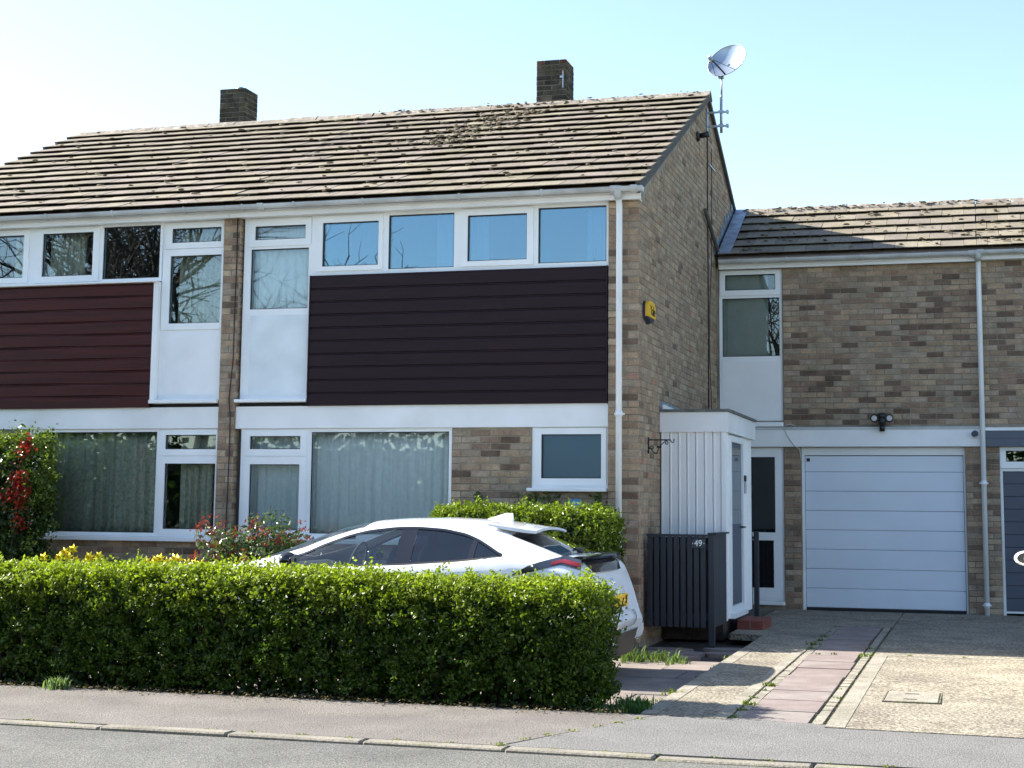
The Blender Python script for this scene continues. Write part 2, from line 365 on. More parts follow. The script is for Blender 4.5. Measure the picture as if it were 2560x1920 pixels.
def brick_mesh(L, pal, pid, mname, var=10):
    key = (round(L, 3), pid, random.randrange(var))
    if key not in BPOOL:
        B = mb(); brick_geo(B, L); B.col = [pick(pal, CF if pid == 'ch' else BF)]*len(B.v); me = B.mesh('brick'); me.materials.append(MATS[mname]); BPOOL[key] = me
    return BPOOL[key]
def brick_list(rects, z0, ok=None, s0=0.):
    out = []
    for (a, b, lo, hi) in rects:
        k0 = math.floor((lo-z0)/.075)
        k = k0
        while z0+k*.075 < hi-.02:
            zc = z0+k*.075+.0375
            if zc-.0325 >= lo-.012 and zc+.0325 <= hi+.03:
                s = math.floor((a-s0)/.225)*.225+s0-(.1125 if k % 2 else 0)
                while s < b:
                    p, q = max(s, a), min(s+.225, b)
                    if q-p > .035 and (ok is None or ok((p+q)/2, zc)): out.append(((p+q)/2, zc, q-p-.010))
                    s += .225
            k += 1
    return out
def place_bricks(parent, lst, O, ang, pal, pid, mname, budget):
    """the first of them as bricks of their own (while the thing's budget lasts), the rest joined"""
    Rm = Matrix.Rotation(ang, 4, 'Z'); rest = []; b0 = base(parent)
    for (s, z, L) in lst:
        jit = random.uniform(-.0025, .0025)
        wpos = Vector(O)+Rm @ Vector((s, jit, z))
        if budget[0] > 0:
            budget[0] -= 1
            o = bpy.data.objects.new('brick', brick_mesh(L, pal, pid, mname)); COL.objects.link(o); o.parent = parent; o.location = wpos-b0; o.rotation_euler = (0, 0, ang)
        else: rest.append((wpos, L))
    if rest:
        B = mb(); cl = []
        for wpos, L in rest:
            k = len(B.v); brick_geo(B, L, M=Matrix.Translation(wpos) @ Rm); cl += [pick(pal, CF if pid == 'ch' else BF)]*(len(B.v)-k)
        B.col = cl; o = B.build('brickwork', mname, parent); o['kind'] = 'stuff'

# ------------------------------------------------------------------ windows
FY = .06          # front of a window frame behind the pier face
def window(parent, outer, fixed, sashes, y=FY, glass='glass', sill=None, name='window', dep=.07, fw=.03):
    """frame with fixed panes and opening sashes; sashes: (outer, pane)"""
    holes = [h for h in fixed]+[(s[0]+.018, s[1]-.018, s[2]+.018, s[3]-.018) for s, _ in sashes]
    f = mb().plate(outer, holes, y, y+dep).build(name, 'upvc', parent)
    for g in fixed:
        G = mb().plate((g[0]-.001, g[1]+.001, g[2]-.001, g[3]+.001), [(g[0]+.009, g[1]-.009, g[2]+.009, g[3]-.009)], y+.012, y+.03).build('gasket', 'gasket', f)
        mb().box(g[0]-.008, g[1]+.008, y+.032, y+.044, g[2]-.008, g[3]+.008) if False else None
        mb().box(g[0]-.008, g[1]+.008, y+.032, y+.05, g[2]-.008, g[3]+.008).build('pane', glass, f)
    for s, g in sashes:
        mb().plate(s, [g], y-.014, y+.05).build('sash', 'upvc', f)
        mb().plate((g[0]-.001, g[1]+.001, g[2]-.001, g[3]+.001), [(g[0]+.009, g[1]-.009, g[2]+.009, g[3]-.009)], y+.002, y+.02).build('gasket', 'gasket', f)
        mb().box(g[0]-.008, g[1]+.008, y+.022, y+.04, g[2]-.008, g[3]+.008).build('pane', glass, f)
    if sill:
        a, b, z0, z1 = sill
        mb().cbox(a, b, y-.10, y+.03, z0, z1, .006).build('sill', 'upvc', f)
    return f
def curtain(label, x0, x1, z0, z1, y, m, folds, amp=.03, seed=0, group=None):
    rnd = random.Random(seed); ph = [rnd.uniform(0, 6) for _ in range(6)]
    def fn(u, v):
        x = x0+u*(x1-x0); k = u*folds*2*math.pi
        a = amp*(math.sin(k+ph[0])+.45*math.sin(k*2.3+ph[1])+.3*math.sin(k*.37+ph[2]))*(.6+.4*(1-v))
        return (x+.25*amp*math.sin(k*1.1+ph[3]+v), y+a, z0+v*(z1-z0))
    o = mb().grid(fn, max(24, int(folds*12)), 5).build('curtain', m, None, recenter=True)
    sd = o.modifiers.new('thickness', 'SOLIDIFY'); sd.thickness = .0015
    return tag(o, label, 'curtain', group)

# ================================================================== GROUND
def dz(y): return -.085+(min(max(y, -7), 2.4)+5.6)*(.077/8)
structure(mb().add([(-300, -300, -.24), (300, -300, -.24), (300, 300, -.24), (-300, 300, -.24)], [(0, 1, 2, 3)]).build('ground', 'lawn'))
structure(mb().add([(-60, -13.6, -.142), (60, -13.6, -.142), (60, -7.12, -.142), (-60, -7.12, -.142)], [(0, 1, 2, 3)]).build('road', 'asphalt'))
def slab(B, poly, zf, th):
    n = len(poly); B.add([(x, y, zf(y)) for x, y in poly]+[(x, y, zf(y)-th) for x, y in poly], [tuple(range(n)), tuple(range(n, 2*n))[::-1]]+[(i, i+n, (i+1) % n+n, (i+1) % n) for i in range(n)]); return B
pz = lambda y: -.12+(y+7.02)*(.032/1.45)
pave = structure(slab(mb(), [(-60, -7.02), (.62, -7.02), (1.32, -5.54), (-60, -5.60)], pz, .12).build('pavement', 'pavement'))
slab(mb(), [(.65, -7.02), (60, -7.02), (60, -6.3), (8, -6.1), (4, -5.85), (2.5, -5.62), (1.9, -5.5), (1.35, -5.42)], pz, .12).build('crossover', 'pavement_patch', pave)
kerb = structure(mb().box(-60, 60, -7.13, -7.03, -.3, -.146).build('kerb', 'kerb'))
KS = {}
for i in range(26):
    x = -13.1+i*.92; key = i % 4
    if key not in KS:
        B = mb().cbox(0, .905, -.065, .062, -.16, 0, random.uniform(.008, .016)); me = B.mesh('kerbstone'); me.materials.append(MATS['kerb']); KS[key] = me
    o = bpy.data.objects.new('kerbstone', KS[key]); COL.objects.link(o); o.parent = kerb; o.location = (x, -7.085+random.uniform(-.006, .006), -.118+random.uniform(-.006, .004)-(.012 if x > 1.2 else 0)); o.rotation_euler = (0, random.uniform(-.004, .004), random.uniform(-.006, .006))
# garden soil, raised bed, parking paving
soil = structure(mb().add([(-12, -5.58, -.17), (1.19, -5.52, -.17), (1.19, 1.2, -.14), (.9, 5.2, -.14), (-12, 5.2, -.14)], [(0, 1, 2, 3, 4)]).build('garden_soil', 'soil'))
bed = structure(slab(mb(), [(-9.7, -1.45), (-2.2, -1.45), (-2.2, .04), (-9.7, .04)], lambda y: .22, .4).build('flower_bed', 'soil'))
pp = structure(mb().add([(-4.7, -5.2, -.162), (1.175, -5.2, -.162), (1.175, -1.05, -.162), (-4.7, -1.05, -.162)], [(0, 1, 2, 3)]).build('garden_paving', 'soil'))
PS = {}
ys = [-5.15, -4.63, -4.02, -3.41, -2.80, -2.19, -1.58, -1.17]; 
for j in range(len(ys)-1):
    off = (.33, .12, .38, .25, .05, .31, .2)[j]; x = 1.165
    while x > -4.6:
        wd = .74 if (x < 1.16) else off+.2
        x0 = max(x-wd, -4.66); key = (round(x-x0, 2), round(ys[j+1]-ys[j], 2), random.randrange(2))
        if key not in PS:
            B = mb().cbox(0, x-x0-.012, 0, ys[j+1]-ys[j]-.012, -.05, 0, .005); me = B.mesh('paving_slab'); me.materials.append(MATS['pink_paving']); PS[key] = me
        o = bpy.data.objects.new('paving_slab', PS[key]); COL.objects.link(o); o.parent = pp; o.location = (x0, ys[j], -.128+random.uniform(-.004, .004)); o.rotation_euler = (random.uniform(-.004, .004), random.uniform(-.004, .004), 0)
        x = x0
# broken flagstones in the shaded corner
for i, (cx, cy, a, b) in enumerate([(.45, -.45, .42, .25), (.95, -.35, .22, .2), (.3, .0, .3, .1), (.9, .15, .3, .18), (.55, -.85, .3, .14)]):
    po = [(cx+a*math.cos(t)*random.uniform(.75, 1.1), cy+b*math.sin(t)*random.uniform(.75, 1.1)) for t in [k*math.pi/4 for k in range(8)]]
    slab(mb(), po, lambda y: -.118, .05).build('flagstone', 'path_slab', pp)
# driveway
mat('grit_joint', (.15, .135, .095), .95, .35, 9, bump=.8, bscale=60, col2=(.10, .12, .035), c2scale=4)
drv = structure(slab(mb(), [(1.18, -5.48), (9, -5.9), (9, 5.3), (.78, 5.3), (.78, 1.02), (1.18, .92)], lambda y: dz(y)-.016, .05).build('driveway', 'grit_joint'))
def dslab(poly, m='concrete', nm='concrete_slab', th=.07, up=0.): return slab(mb(), poly, lambda y: dz(y)+up, th).build(nm, m, drv)
dslab([(1.19, -5.52), (1.80, -5.60), (1.80, -.82), (1.185, -.82)]); dslab([(1.185, -.79), (1.80, -.79), (1.80, 5.18), (.80, 5.18), (.80, 1.0), (1.18, .9)])
dslab([(1.19, -5.50), (1.30, -5.515), (1.30, -.83), (1.185, -.83)], 'concrete_edge', 'slab_edging', .02, .003)
dslab([(1.70, -5.58), (1.795, -5.59), (1.795, -.83), (1.70, -.83)], 'concrete_edge', 'slab_edging', .02, .003)
dslab([(2.47, -5.75), (9, -6.05), (9, -.80), (2.47, -.80)]); dslab([(2.47, -.77), (9, -.77), (9, 5.18), (2.47, 5.18)])
dslab([(2.475, -5.74), (2.60, -5.75), (2.60, -.92), (2.475, -.92)], 'concrete_edge', 'slab_edging', .02, .003)
dslab([(2.475, -.91), (9, -.91), (9, -.805), (2.475, -.805)], 'concrete_edge', 'slab_edging', .02, .003)
dslab([(1.81, 2.42), (2.46, 2.42), (2.46, 5.18), (1.81, 5.18)])
yy = -5.62
for i in range(14):
    d = (.57, .6, .58, .62, .45, .6, .58, .61, .5, .6, .57, .6, .58, .52)[i]; y1 = min(yy+d, 2.4); j = random.uniform(-.012, .012)
    o = dslab([(1.885+j, yy+.006), (2.345+j, yy+.006), (2.345+j, y1-.006), (1.885+j, y1-.006)], 'path_slab', 'path_slab', .05, random.uniform(-.006, .003))
    yy = y1
    if yy >= 2.39: break
for xx in (1.845, 2.405):       # rows of small edging blocks beside the path
    y = -5.6
    while y < 2.3:
        d = random.uniform(.16, .3); B = slab(mb(), [(xx-.034, y), (xx+.034, y+random.uniform(-.01, .01)), (xx+.034, y+d-.012), (xx-.034, y+d-.012)], lambda q: dz(q)-.004+random.uniform(-.004, .002), .05)
        B.build('edging_block', 'concrete_edge', drv); y += d
# inspection cover let into the drive
t = thing('inspection_cover', 'rectangular concrete filled inspection cover let into the driveway', 'manhole cover', (2.96, -4.0, -.06))
cz = dz(-4.0)
mb().plate((2.745, 3.165, 0, 1), [(2.77, 3.14, .0355, .9645)], 0, .006)
fr = MB(); 
for a in ((2.752, 2.762, -4.345, -3.675), (3.158, 3.168, -4.345, -3.675), (2.762, 3.158, -4.345, -4.335), (2.762, 3.158, -3.685, -3.675)): fr.box(a[0], a[1], a[2], a[3], cz-.03, cz+.006)
fr.build('frame', 'grit_joint', t); cov = mb().cbox(2.768, 3.152, -4.328, -3.692, cz-.03, cz+.009, .004).build('cover', 'concrete_edge', t)
for yk in (-4.2, -3.85): mb().box(2.9, 3.0, yk-.012, yk+.012, cz+.0095, cz+.0115).build('lifting_slot', 'car_trim', cov)

# ================================================================== HOUSES
TH = math.atan2(2.2, 4.62); EA = (-.22, 4.80); RIDGE = (4.40, 7.0)
TILES = {}
TPAL = [((.212, .182, .142), 4), ((.192, .163, .132), 4), ((.228, .198, .15), 3), ((.178, .152, .126), 2), ((.215, .178, .15), 2)]
def tile_mesh(wd, ln):
    key = (round(wd, 3), round(ln, 3), random.randrange(9))
    if key not in TILES:
        t = .011; c = .003; u_ = .006
        v = [(0, u_, 0), (wd, u_, 0), (wd, ln, 0), (0, ln, 0), (0, .0, t-c), (wd, .0, t-c), (c, c, t), (wd-c, c, t), (wd-c, ln, t), (c, ln, t), (wd, ln, t-c), (0, ln, t-c)]
        f = [(0, 3, 2, 1), (0, 1, 5, 4), (4, 5, 7, 6), (6, 7, 8, 9), (1, 2, 10, 5), (5, 10, 8, 7), (3, 0, 4, 11), (4, 6, 9, 11), (2, 3, 11, 9, 8, 10)]
        B = MB(); B.add(v, f); B.col = [pick(TPAL)]*len(v); me = B.mesh('roof_tile'); me.materials.append(MATS['tile']); TILES[key] = me
    return TILES[key]
def tile_slope(roof, x0, x1, A, th, rows, gauge, xorg, wd=.30):
    dy, dzv = math.cos(th), math.sin(th); b0 = base(roof)
    for r in range(rows):
        d = r*gauge; ln = gauge+.06 if r < rows-1 else gauge*.92
        x = xorg-(wd/2 if r % 2 else 0)
        k = math.floor((x1-x)/wd); x = x+k*wd
        while x > x0-wd+.02:
            a, b = max(x, x0), min(x+wd, x1)
            if b-a > .04:
                o = bpy.data.objects.new('roof_tile', tile_mesh(b-a-.003, ln)); COL.objects.link(o); o.parent = roof
                q = random.uniform(-.003, .003); lift = random.choice([0]*24+[-.012])
                o.location = Vector((a, A[0]+d*dy-dzv*(.018+q), A[1]+d*dzv+dy*(.018+q)))-b0
                o.rotation_euler = (th-.109+random.uniform(-.006, .006)+lift, random.uniform(-.005, .005), random.uniform(-.006, .006))
            x -= wd
def verge_fill(roof, x0, x1, A, th, rows, gauge, m='verge'):
    dy, dzv = math.cos(th), math.sin(th); po = []
    for r in range(rows):
        for d, o in ((r*gauge+.004, .016), ((r+1)*gauge+.002, -.020)): po.append((A[0]+d*dy-dzv*o, A[1]+d*dzv+dy*o))
    d = rows*gauge; po += [(A[0]+d*dy+dzv*.06, A[1]+d*dzv-dy*.06), (A[0]+dzv*.06+.02, A[1]-dy*.06)]
    mb().prism(po, x0, x1, YZ).build('verge_mortar', m, roof)
def ridge_tiles(roof, x0, x1, R0, ln=.46):
    n = max(1, round((x1-x0)/ln)); ln = (x1-x0)/n; b0 = base(roof)
    for i in range(n):
        a = x0+i*ln+.004; b = x0+(i+1)*ln-.004
        pr = [(-.15, -.085), (-.12, -.045), (-.06, .01), (0, .03), (.06, .01), (.12, -.045), (.15, -.085), (.12, -.10), (0, -.0), (-.12, -.10)]
        B = mb(); j = random.uniform(-.006, .006); B.prism([(R0[0]+p, R0[1]+q+j) for p, q in pr], a, b, YZ); B.build('ridge_tile', 'ridge', roof)
def moss(roof, n, fn, rad=(.012, .035)):
    B = mb()
    for _ in range(n):
        p = fn(); r = random.uniform(*rad); B.blob((p[0], p[1], p[2]+r*.15), (r*random.uniform(1, 2.4), r*random.uniform(.8, 1.4), r*.45), 6, 3, .3)
    o = B.build('moss', 'moss', roof); o['kind'] = 'stuff'
def roof_pt(x, d, A=EA, th=TH, up=.028): return (x, A[0]+d*math.cos(th)-up*math.sin(th), A[1]+d*math.sin(th)+up*math.cos(th))
def gutter(parent, x0, x1, y, z, brackets, joints=(), ends=(0, 0), r=.056):
    sec = [(y+r*math.cos(t), z+r*math.sin(t)*1.05) for t in [math.pi+i*math.pi/10 for i in range(11)]]+[(y+r*.86, z-.003), (y-r*.86, z-.003)]
    g = mb().prism(sec, x0, x1, YZ).build('gutter', 'gutter', parent)
    def band(xc, wd, k):
        R2 = r+k; s2 = [(y+R2*math.cos(t), z+R2*math.sin(t)*1.05) for t in [math.pi+i*math.pi/10 for i in range(11)]]+[(y+R2, z+.008), (y-R2, z+.008)]
        return mb().prism(s2, xc-wd/2, xc+wd/2, YZ)
    for b in brackets: band(b, .022, .006).build('gutter_bracket', 'gutter', g)
    for b in joints: band(b, .075, .009).build('gutter_joint', 'gutter', g)
    return g
def downpipe(parent, x, y, ztop, zbot, gy, collars):
    r = .034; B = mb().tube([(x, gy, ztop), (x, gy*.55+y*.45, ztop-.07), (x, y, ztop-.14), (x, y, ztop-.3), (x, y, zbot)], r, 14)
    p = B.build('downpipe', 'downpipe', parent)
    for c in collars: mb().tube([(x, y, c-.03), (x, y, c+.03)], r+.006, 14).box(x-.055, x+.055, y+.02, y+.05, c-.012, c+.012).build('pipe_clip', 'downpipe', p)
    mb().tube([(x, gy, ztop+.045), (x, gy, ztop-.02), (x, gy*.7+y*.3, ztop-.09)], [.058, .048, .039], 14).build('gutter_outlet', 'gutter', p)
    return p
def boards(parent, x0, x1, z0, z1, n, y, m, lap=.014, split=None, warp=0):
    cl = mb().box(x0+.01, x1-.01, y+.035, y+.075, z0+.01, z1-.01).build('cladding', m, parent)
    h = (z1-z0)/n
    for i in range(n):
        a = z0+i*h; B = mb()
        def fn(u, v, a=a):
            return (x0+u*(x1-x0), y+lap*v+warp*math.sin(u*9+i*2.1)*(1-v)*.5, a+v*(h-.006)+warp*.4*math.sin(u*7+i))
        # shiplap profile: proud foot, groove at the head
        pr = [(0, 0, .0), (0, 0, .80), (.006, .86, 0), (.012, .93, 0), (.012, 1, 0)]
        pts = [(y, a+.003), (y+.001, a+h*.80), (y+.006, a+h*.86), (y+lap, a+h*.91), (y+lap, a+h-.0005), (y+.036, a+h-.0005), (y+.036, a+.003)]
        nu = 14 if warp else 1; V = []; k = len(pts)
        for iu in range(nu+1):
            u = iu/nu; dzw = warp*.5*math.sin(u*8+i*1.7); dyw = warp*math.sin(u*11+i*2.3)
            V += [(x0+u*(x1-x0), p+(dyw if p < y+.03 else 0), q+dzw) for p, q in pts]
        Fc = [(iu*k+j, (iu+1)*k+j, (iu+1)*k+(j+1) % k, iu*k+(j+1) % k) for iu in range(nu) for j in range(k)]+[tuple(range(k)), tuple(nu*k+j for j in range(k))[::-1]]
        B.add(V, Fc); B.build('board', m, cl)
    return cl
def chimney(house, x0, x1, y0, y1, ztop, budget, cap=True):
    zb = 6.55; c = mb().box(x0+.006, x1-.006, y0+.006, y1-.006, zb, ztop-.02).build('chimney', 'chimney_mortar', house)
    bl = brick_list([(x0, x1, zb, ztop)], ztop-.075*40, s0=x0)
    place_bricks(c, bl, (0, y0, 0), 0, CHIM_PAL, 'ch', 'chimney_brick', budget)
    bl = brick_list([(y0, y1, zb, ztop)], ztop-.075*40, s0=y0+.1125)
    place_bricks(c, bl, (x1, 0, 0), math.pi/2, CHIM_PAL, 'ch', 'chimney_brick', budget)
    bl = brick_list([(-y1, -y0, zb, ztop)], ztop-.075*40, s0=-y0+.1125)
    place_bricks(c, bl, (x0, 0, 0), -math.pi/2, CHIM_PAL, 'ch', 'chimney_brick', budget)
    return c
def shell(house, x0, x1, yb, holes, z1=4.67):
    """everything behind the outer skin, so that the rooms are rooms"""
    B = mb().plate((x0, x1, -.2, z1), holes, .134, .25)
    B.box(x0+.002, x1-.002, .25, yb, -.12, -.02); B.box(x0+.002, x1-.002, .25, yb, 2.22, 2.44); B.box(x0+.002, x1-.002, .25, yb, z1-.02, z1+.05)
    B.box(x0+.002, x1-.002, 3.9, 4.0, -.02, z1-.02)
    B.box(x0, x0+.1, .252, yb-.1, -.2, z1); B.box(x1-.1, x1, .252, yb-.1, -.2, z1); B.box(x0+.001, x1-.001, yb-.1, yb+.1, -.2, z1+.06)
    return B.build('inner_wall', 'room', house)
def roof_body(house, x0, x1, A, ridge, rear, name='roof', m='roof_rear', dn=.03):
    k = dn/math.cos(TH)
    po = [(A[0]+.03, A[1]-k), (ridge[0], ridge[1]-k), (rear[0], rear[1]-k), (rear[0], rear[1]-k-.1), (ridge[0], ridge[1]-k-.12), (A[0]+.03, A[1]-k-.05)]
    return mb().prism(po, x0, x1, YZ).build(name, m, house)

# ------------------------------------------------------------ the house with dark brown boards
HR = thing('terraced_house', 'brick house with dark brown boarded front, tiled gable roof and white windows, number 49', 'house', (-2.43, 4.2, -.15))
bud = [300]
holesR = [(-4.66, -3.89, 3.57, 4.63), (-3.80, -.375, 3.99, 4.64), (-4.64, -2.16, 1.0, 2.17), (-1.17, -.38, 1.58, 2.18)]
shell(HR, -4.87, -.252, 8.6, holesR)
gab = [(-.0 , -.2), (8.6, -.2), (8.6, 4.74), (4.4, 6.93), (0.0, 4.74)]
gw = mb().prism([(.006, -.2), (8.6, -.2), (8.6, 4.74), (4.4, 6.93), (.006, 4.735)], -.25, -.006, YZ).build('gable_wall', 'mortar', HR)
pierw = mb().box(-4.974, -4.771, .006, .16, -.2, 4.70).build('party_pier', 'mortar', HR)
cornw = mb().box(-.344, -.251, .0062, .16, -.2, 4.70).build('corner_pier', 'mortar', HR)
infil = mb().plate((-4.765, -.345, -.2, 2.2), [(-4.765, -2.13, .9, 2.2), (-1.205, -.345, 1.5, 2.2)], .056, .132).build('infill_wall', 'mortar', HR)
place_bricks(pierw, brick_list([(-4.98, -4.765, .2, 4.69)], .0, s0=-4.98), (0, 0, 0), 0, PALETTE, 'f', 'brick', bud)
place_bricks(cornw, brick_list([(-.35, 0, .2, 4.69)], .0, s0=-.35), (0, 0, 0), 0, PALETTE, 'f', 'brick', bud)
place_bricks(infil, brick_list([(-2.13, -1.205, .6, 2.2)], .0, s0=-2.13), (0, .05, 0), 0, PALETTE, 'f', 'brick', bud)
place_bricks(infil, brick_list([(-4.765, -2.13, .45, .9), (-2.13, -1.205, -.1, .6), (-1.205, -.35, .6, 1.5), (-1.205, -.35, -.1, .6)], .0), (0, .05, 0), 0, PALETTE, 'f', 'brick', [0])
place_bricks(pierw, brick_list([(.0, .12, .2, 4.69)], .0, s0=0), (-4.765, 0, 0), math.pi/2, PALETTE, 'f', 'brick', [0])
roofl = lambda y: 4.74+(6.93-4.74)*(y/4.4) if y < 4.4 else 6.93-(6.93-4.74)*((y-4.4)/4.2)
place_bricks(gw, brick_list([(0, 5.25, -.1, 6.9), (5.25, 7.3, 4.75, 6.6)], .0, ok=lambda s, z: z+.045 < roofl(s-.09) and z+.045 < roofl(s+.09)), (0, 0, 0), math.pi/2, GABLE_PAL, 'g', 'brick', [0])
# fascia, soffit, band, boards
mb().box(-4.868, .035, -.105, -.08, 4.70, 4.79).build('fascia', 'white_board', HR)
mb().box(-4.868, .03, -.088, -.066, 4.655, 4.702).build('fascia_trim', 'white_board', HR)
mb().box(-4.868, .0, -.068, .13, 4.664, 4.676).build('soffit', 'white_board', HR)
mb().box(-4.764, -.351, .03, .133, 2.199, 2.452).build('floor_band', 'white_board', HR)
cl = boards(HR, -3.85, -.368, 2.452, 3.95, 10, -.004, 'brown_clad')
mb().box(-3.866, -3.851, -.008, .05, 2.45, 3.95).box(-.367, -.353, -.008, .05, 2.45, 3.95).build('end_trim', 'brown_clad', cl)
W1 = window(HR, (-4.735, -3.869, 2.537, 4.663), [(-4.645, -3.916, 3.585, 4.292), (-4.635, -3.91, 2.60, 3.515)][:1], [((-4.672, -3.888, 4.322, 4.645), (-4.597, -3.957, 4.40, 4.562))], sill=(-4.763, -3.868, 2.497, 2.535))
mb().box(-4.65, -3.90, FY-.004, FY+.02, 2.585, 3.53).build('panel_bead', 'upvc', W1); mb().box(-4.632, -3.915, FY-.006, FY+.01, 2.605, 3.512).build('panel', 'obscure_panel', W1)
W2 = window(HR, (-3.867, -.352, 3.953, 4.663), [(-2.925, -2.138, 4.0, 4.622), (-1.153, -.378, 4.005, 4.627)], [((-3.80, -2.99, 4.0, 4.645), (-3.735, -3.045, 4.056, 4.566)), ((-2.045, -1.207, 3.997, 4.647), (-1.975, -1.282, 4.056, 4.577))], glass='glass_sky', y=.045)
W3 = window(HR, (-4.70, -2.13, .95, 2.197), [(-3.82, -2.165, 1.012, 2.156)], [((-4.652, -3.876, 1.885, 2.182), (-4.585, -3.952, 1.962, 2.112)), ((-4.652, -3.876, .985, 1.872), (-4.578, -3.956, 1.045, 1.79))], sill=(-4.76, -2.112, .90, .948))
W4 = window(HR, (-1.205, -.352, 1.54, 2.197), [], [((-1.178, -.372, 1.568, 2.186), (-1.10, -.43, 1.643, 2.12))], glass='glass_frost', sill=(-1.24, -.3535, 1.50, 1.538))
RF = roof_body(HR, -4.87, .0, EA, RIDGE, (9.0, 4.72))
tile_slope(RF, -4.87, .055, EA, TH, 15, .3405, .055); verge_fill(RF, .002, .048, EA, TH, 15, .3405)
ridge_tiles(RF, -4.86, .06, RIDGE)
po = [(EA[0]+.05, EA[1]-.03), (RIDGE[0], RIDGE[1]-.03), (8.95, 4.73), (8.95, 4.67), (RIDGE[0], RIDGE[1]-.105), (EA[0]+.05, EA[1]-.10)]
mb().prism(po, -.0, .045, YZ).build('verge_board', 'verge', RF)  # undercloak strip, its dark colour painting the shadow under the verge tiles
def mossR():
    if random.random() < .62:
        k = random.random(); x = -2.45+random.gauss(0, .28)-.75*k; return roof_pt(x, 4.9-k*2.5+random.gauss(0, .15))
    return roof_pt(random.uniform(-4.8, 0), random.uniform(.1, 4.95))
moss(RF, 420, mossR, (.01, .026))
moss(RF, 160, lambda: (random.uniform(-4.8, 0), RIDGE[0]+random.uniform(-.14, 0), RIDGE[1]+random.uniform(-.05, .02)), (.008, .02))
CH = chimney(HR, -2.525, -2.085, 4.72, 5.17, 7.73, [60])
mb().box(-2.13, -2.115, 4.69, 4.715, 7.30, 7.55).box(-2.17, -2.11, 4.70, 4.712, 7.45, 7.48).build('aerial_bracket', 'galv', CH)
gutter(HR, -4.868, .075, -.165, 4.775, [-4.65, -4.0, -3.15, -2.0, -1.05], [-4.42, -.24, -.02])
downpipe(HR, -.205, -.085, 4.74, -.05, -.165, [2.33, .55])

# ------------------------------------------------------------ the house with red boards
HL = thing('terraced_house', 'brick house with dark red boarded front beside the brown boarded house', 'house', (-7.3, 4.2, -.15))
holesL = [(-5.72, -5.02, 3.42, 4.63), (-9.3, -5.82, 3.99, 4.64), (-7.40, -5.01, 1.0, 2.17)]
shell(HL, -9.745, -4.873, 8.6, holesL)
lg = mb().prism([(.006, -.2), (8.6, -.2), (8.6, 4.74), (4.4, 6.93), (.006, 4.735)], -9.75, -9.70, YZ).build('gable_wall', 'mortar', HL)
pl = mb().box(-9.72, -9.4, .0062, .16, -.2, 4.70).build('corner_pier', 'mortar', HL)
il = mb().plate((-9.4, -4.982, -.2, 2.2), [(-7.5, -4.982, .895, 2.2)], .056, .132).build('infill_wall', 'mortar', HL)
budL = [300]
place_bricks(il, brick_list([(-7.5, -4.982, .30, .9)], .0), (0, .05, 0), 0, PALETTE, 'f', 'brick', budL)
place_bricks(il, brick_list([(-9.4, -7.5, -.1, 2.2), (-7.5, -4.982, -.1, .30)], .0), (0, .05, 0), 0, PALETTE, 'f', 'brick', [0])
place_bricks(pl, brick_list([(-9.75, -9.4, -.1, 4.69)], .0, s0=-9.75), (0, 0, 0), 0, PALETTE, 'f', 'brick', [0])
mb().box(-9.80, -4.872, -.105, -.08, 4.70, 4.79).build('fascia', 'white_board', HL)
mb().box(-9.78, -4.872, -.088, -.066, 4.655, 4.702).build('fascia_trim', 'white_board', HL)
mb().box(-9.75, -4.872, -.068, .13, 4.664, 4.676).build('soffit', 'white_board', HL)
mb().box(-9.4, -4.983, .03, .133, 2.205, 2.452).build('floor_band', 'white_board', HL)
boards(HL, -9.4, -5.872, 2.447, 3.935, 10, -.004, 'red_clad', lap=.017, warp=.005)
V1 = window(HL, (-5.80, -4.984, 2.54, 4.663), [], [((-5.76, -5.0, 4.337, 4.647), (-5.68, -5.035, 4.407, 4.58)), ((-5.79, -4.992, 3.367, 4.326), (-5.69, -5.022, 3.442, 4.25))], sill=(-5.87, -4.986, 2.495, 2.537))
mb().box(-5.735, -4.995, FY-.004, FY+.02, 2.58, 3.30).build('panel_bead', 'upvc', V1); mb().box(-5.715, -5.0, FY-.006, FY+.01, 2.60, 3.285).build('panel', 'white_board', V1)
mb().box(-5.868, -5.802, -.01, .13, 2.538, 3.95).build('side_post', 'white_board', V1)
V2 = window(HL, (-9.4, -5.802, 3.955, 4.663), [(-6.60, -5.835, 4.0, 4.635), (-9.35, -8.57, 4.0, 4.635)], [((-7.525, -6.65, 3.978, 4.647), (-7.43, -6.733, 4.056, 4.585)), ((-8.5, -7.625, 3.99, 4.647), (-8.41, -7.695, 4.056, 4.582))], y=.045, sill=(-9.4, -5.802, 3.935, 3.957))
V3 = window(HL, (-7.5, -4.984, .95, 2.203), [(-7.385, -5.787, .992, 2.168)], [((-5.745, -4.998, 1.89, 2.186), (-5.67, -5.016, 1.963, 2.13)), ((-5.745, -4.998, .985, 1.876), (-5.668, -5.014, 1.04, 1.797))], sill=(-7.52, -4.986, .897, .948))
RL = roof_body(HL, -9.75, -4.87, EA, RIDGE, (9.0, 4.72))
tile_slope(RL, -9.80, -4.87, EA, TH, 15, .3405, .055); verge_fill(RL, -9.795, -9.75, EA, TH, 15, .3405)
ridge_tiles(RL, -9.74, -4.88, RIDGE)
moss(RL, 130, lambda: roof_pt(random.uniform(-9.7, -4.9), random.uniform(.1, 4.95)), (.01, .03))
mb().prism(po, -9.79, -9.745, YZ).build('verge_board', 'verge', RL)  # same strip at the left verge, shadow again put into its dark colour
CL = chimney(HL, -7.565, -7.135, 4.72, 5.15, 7.645, [60])
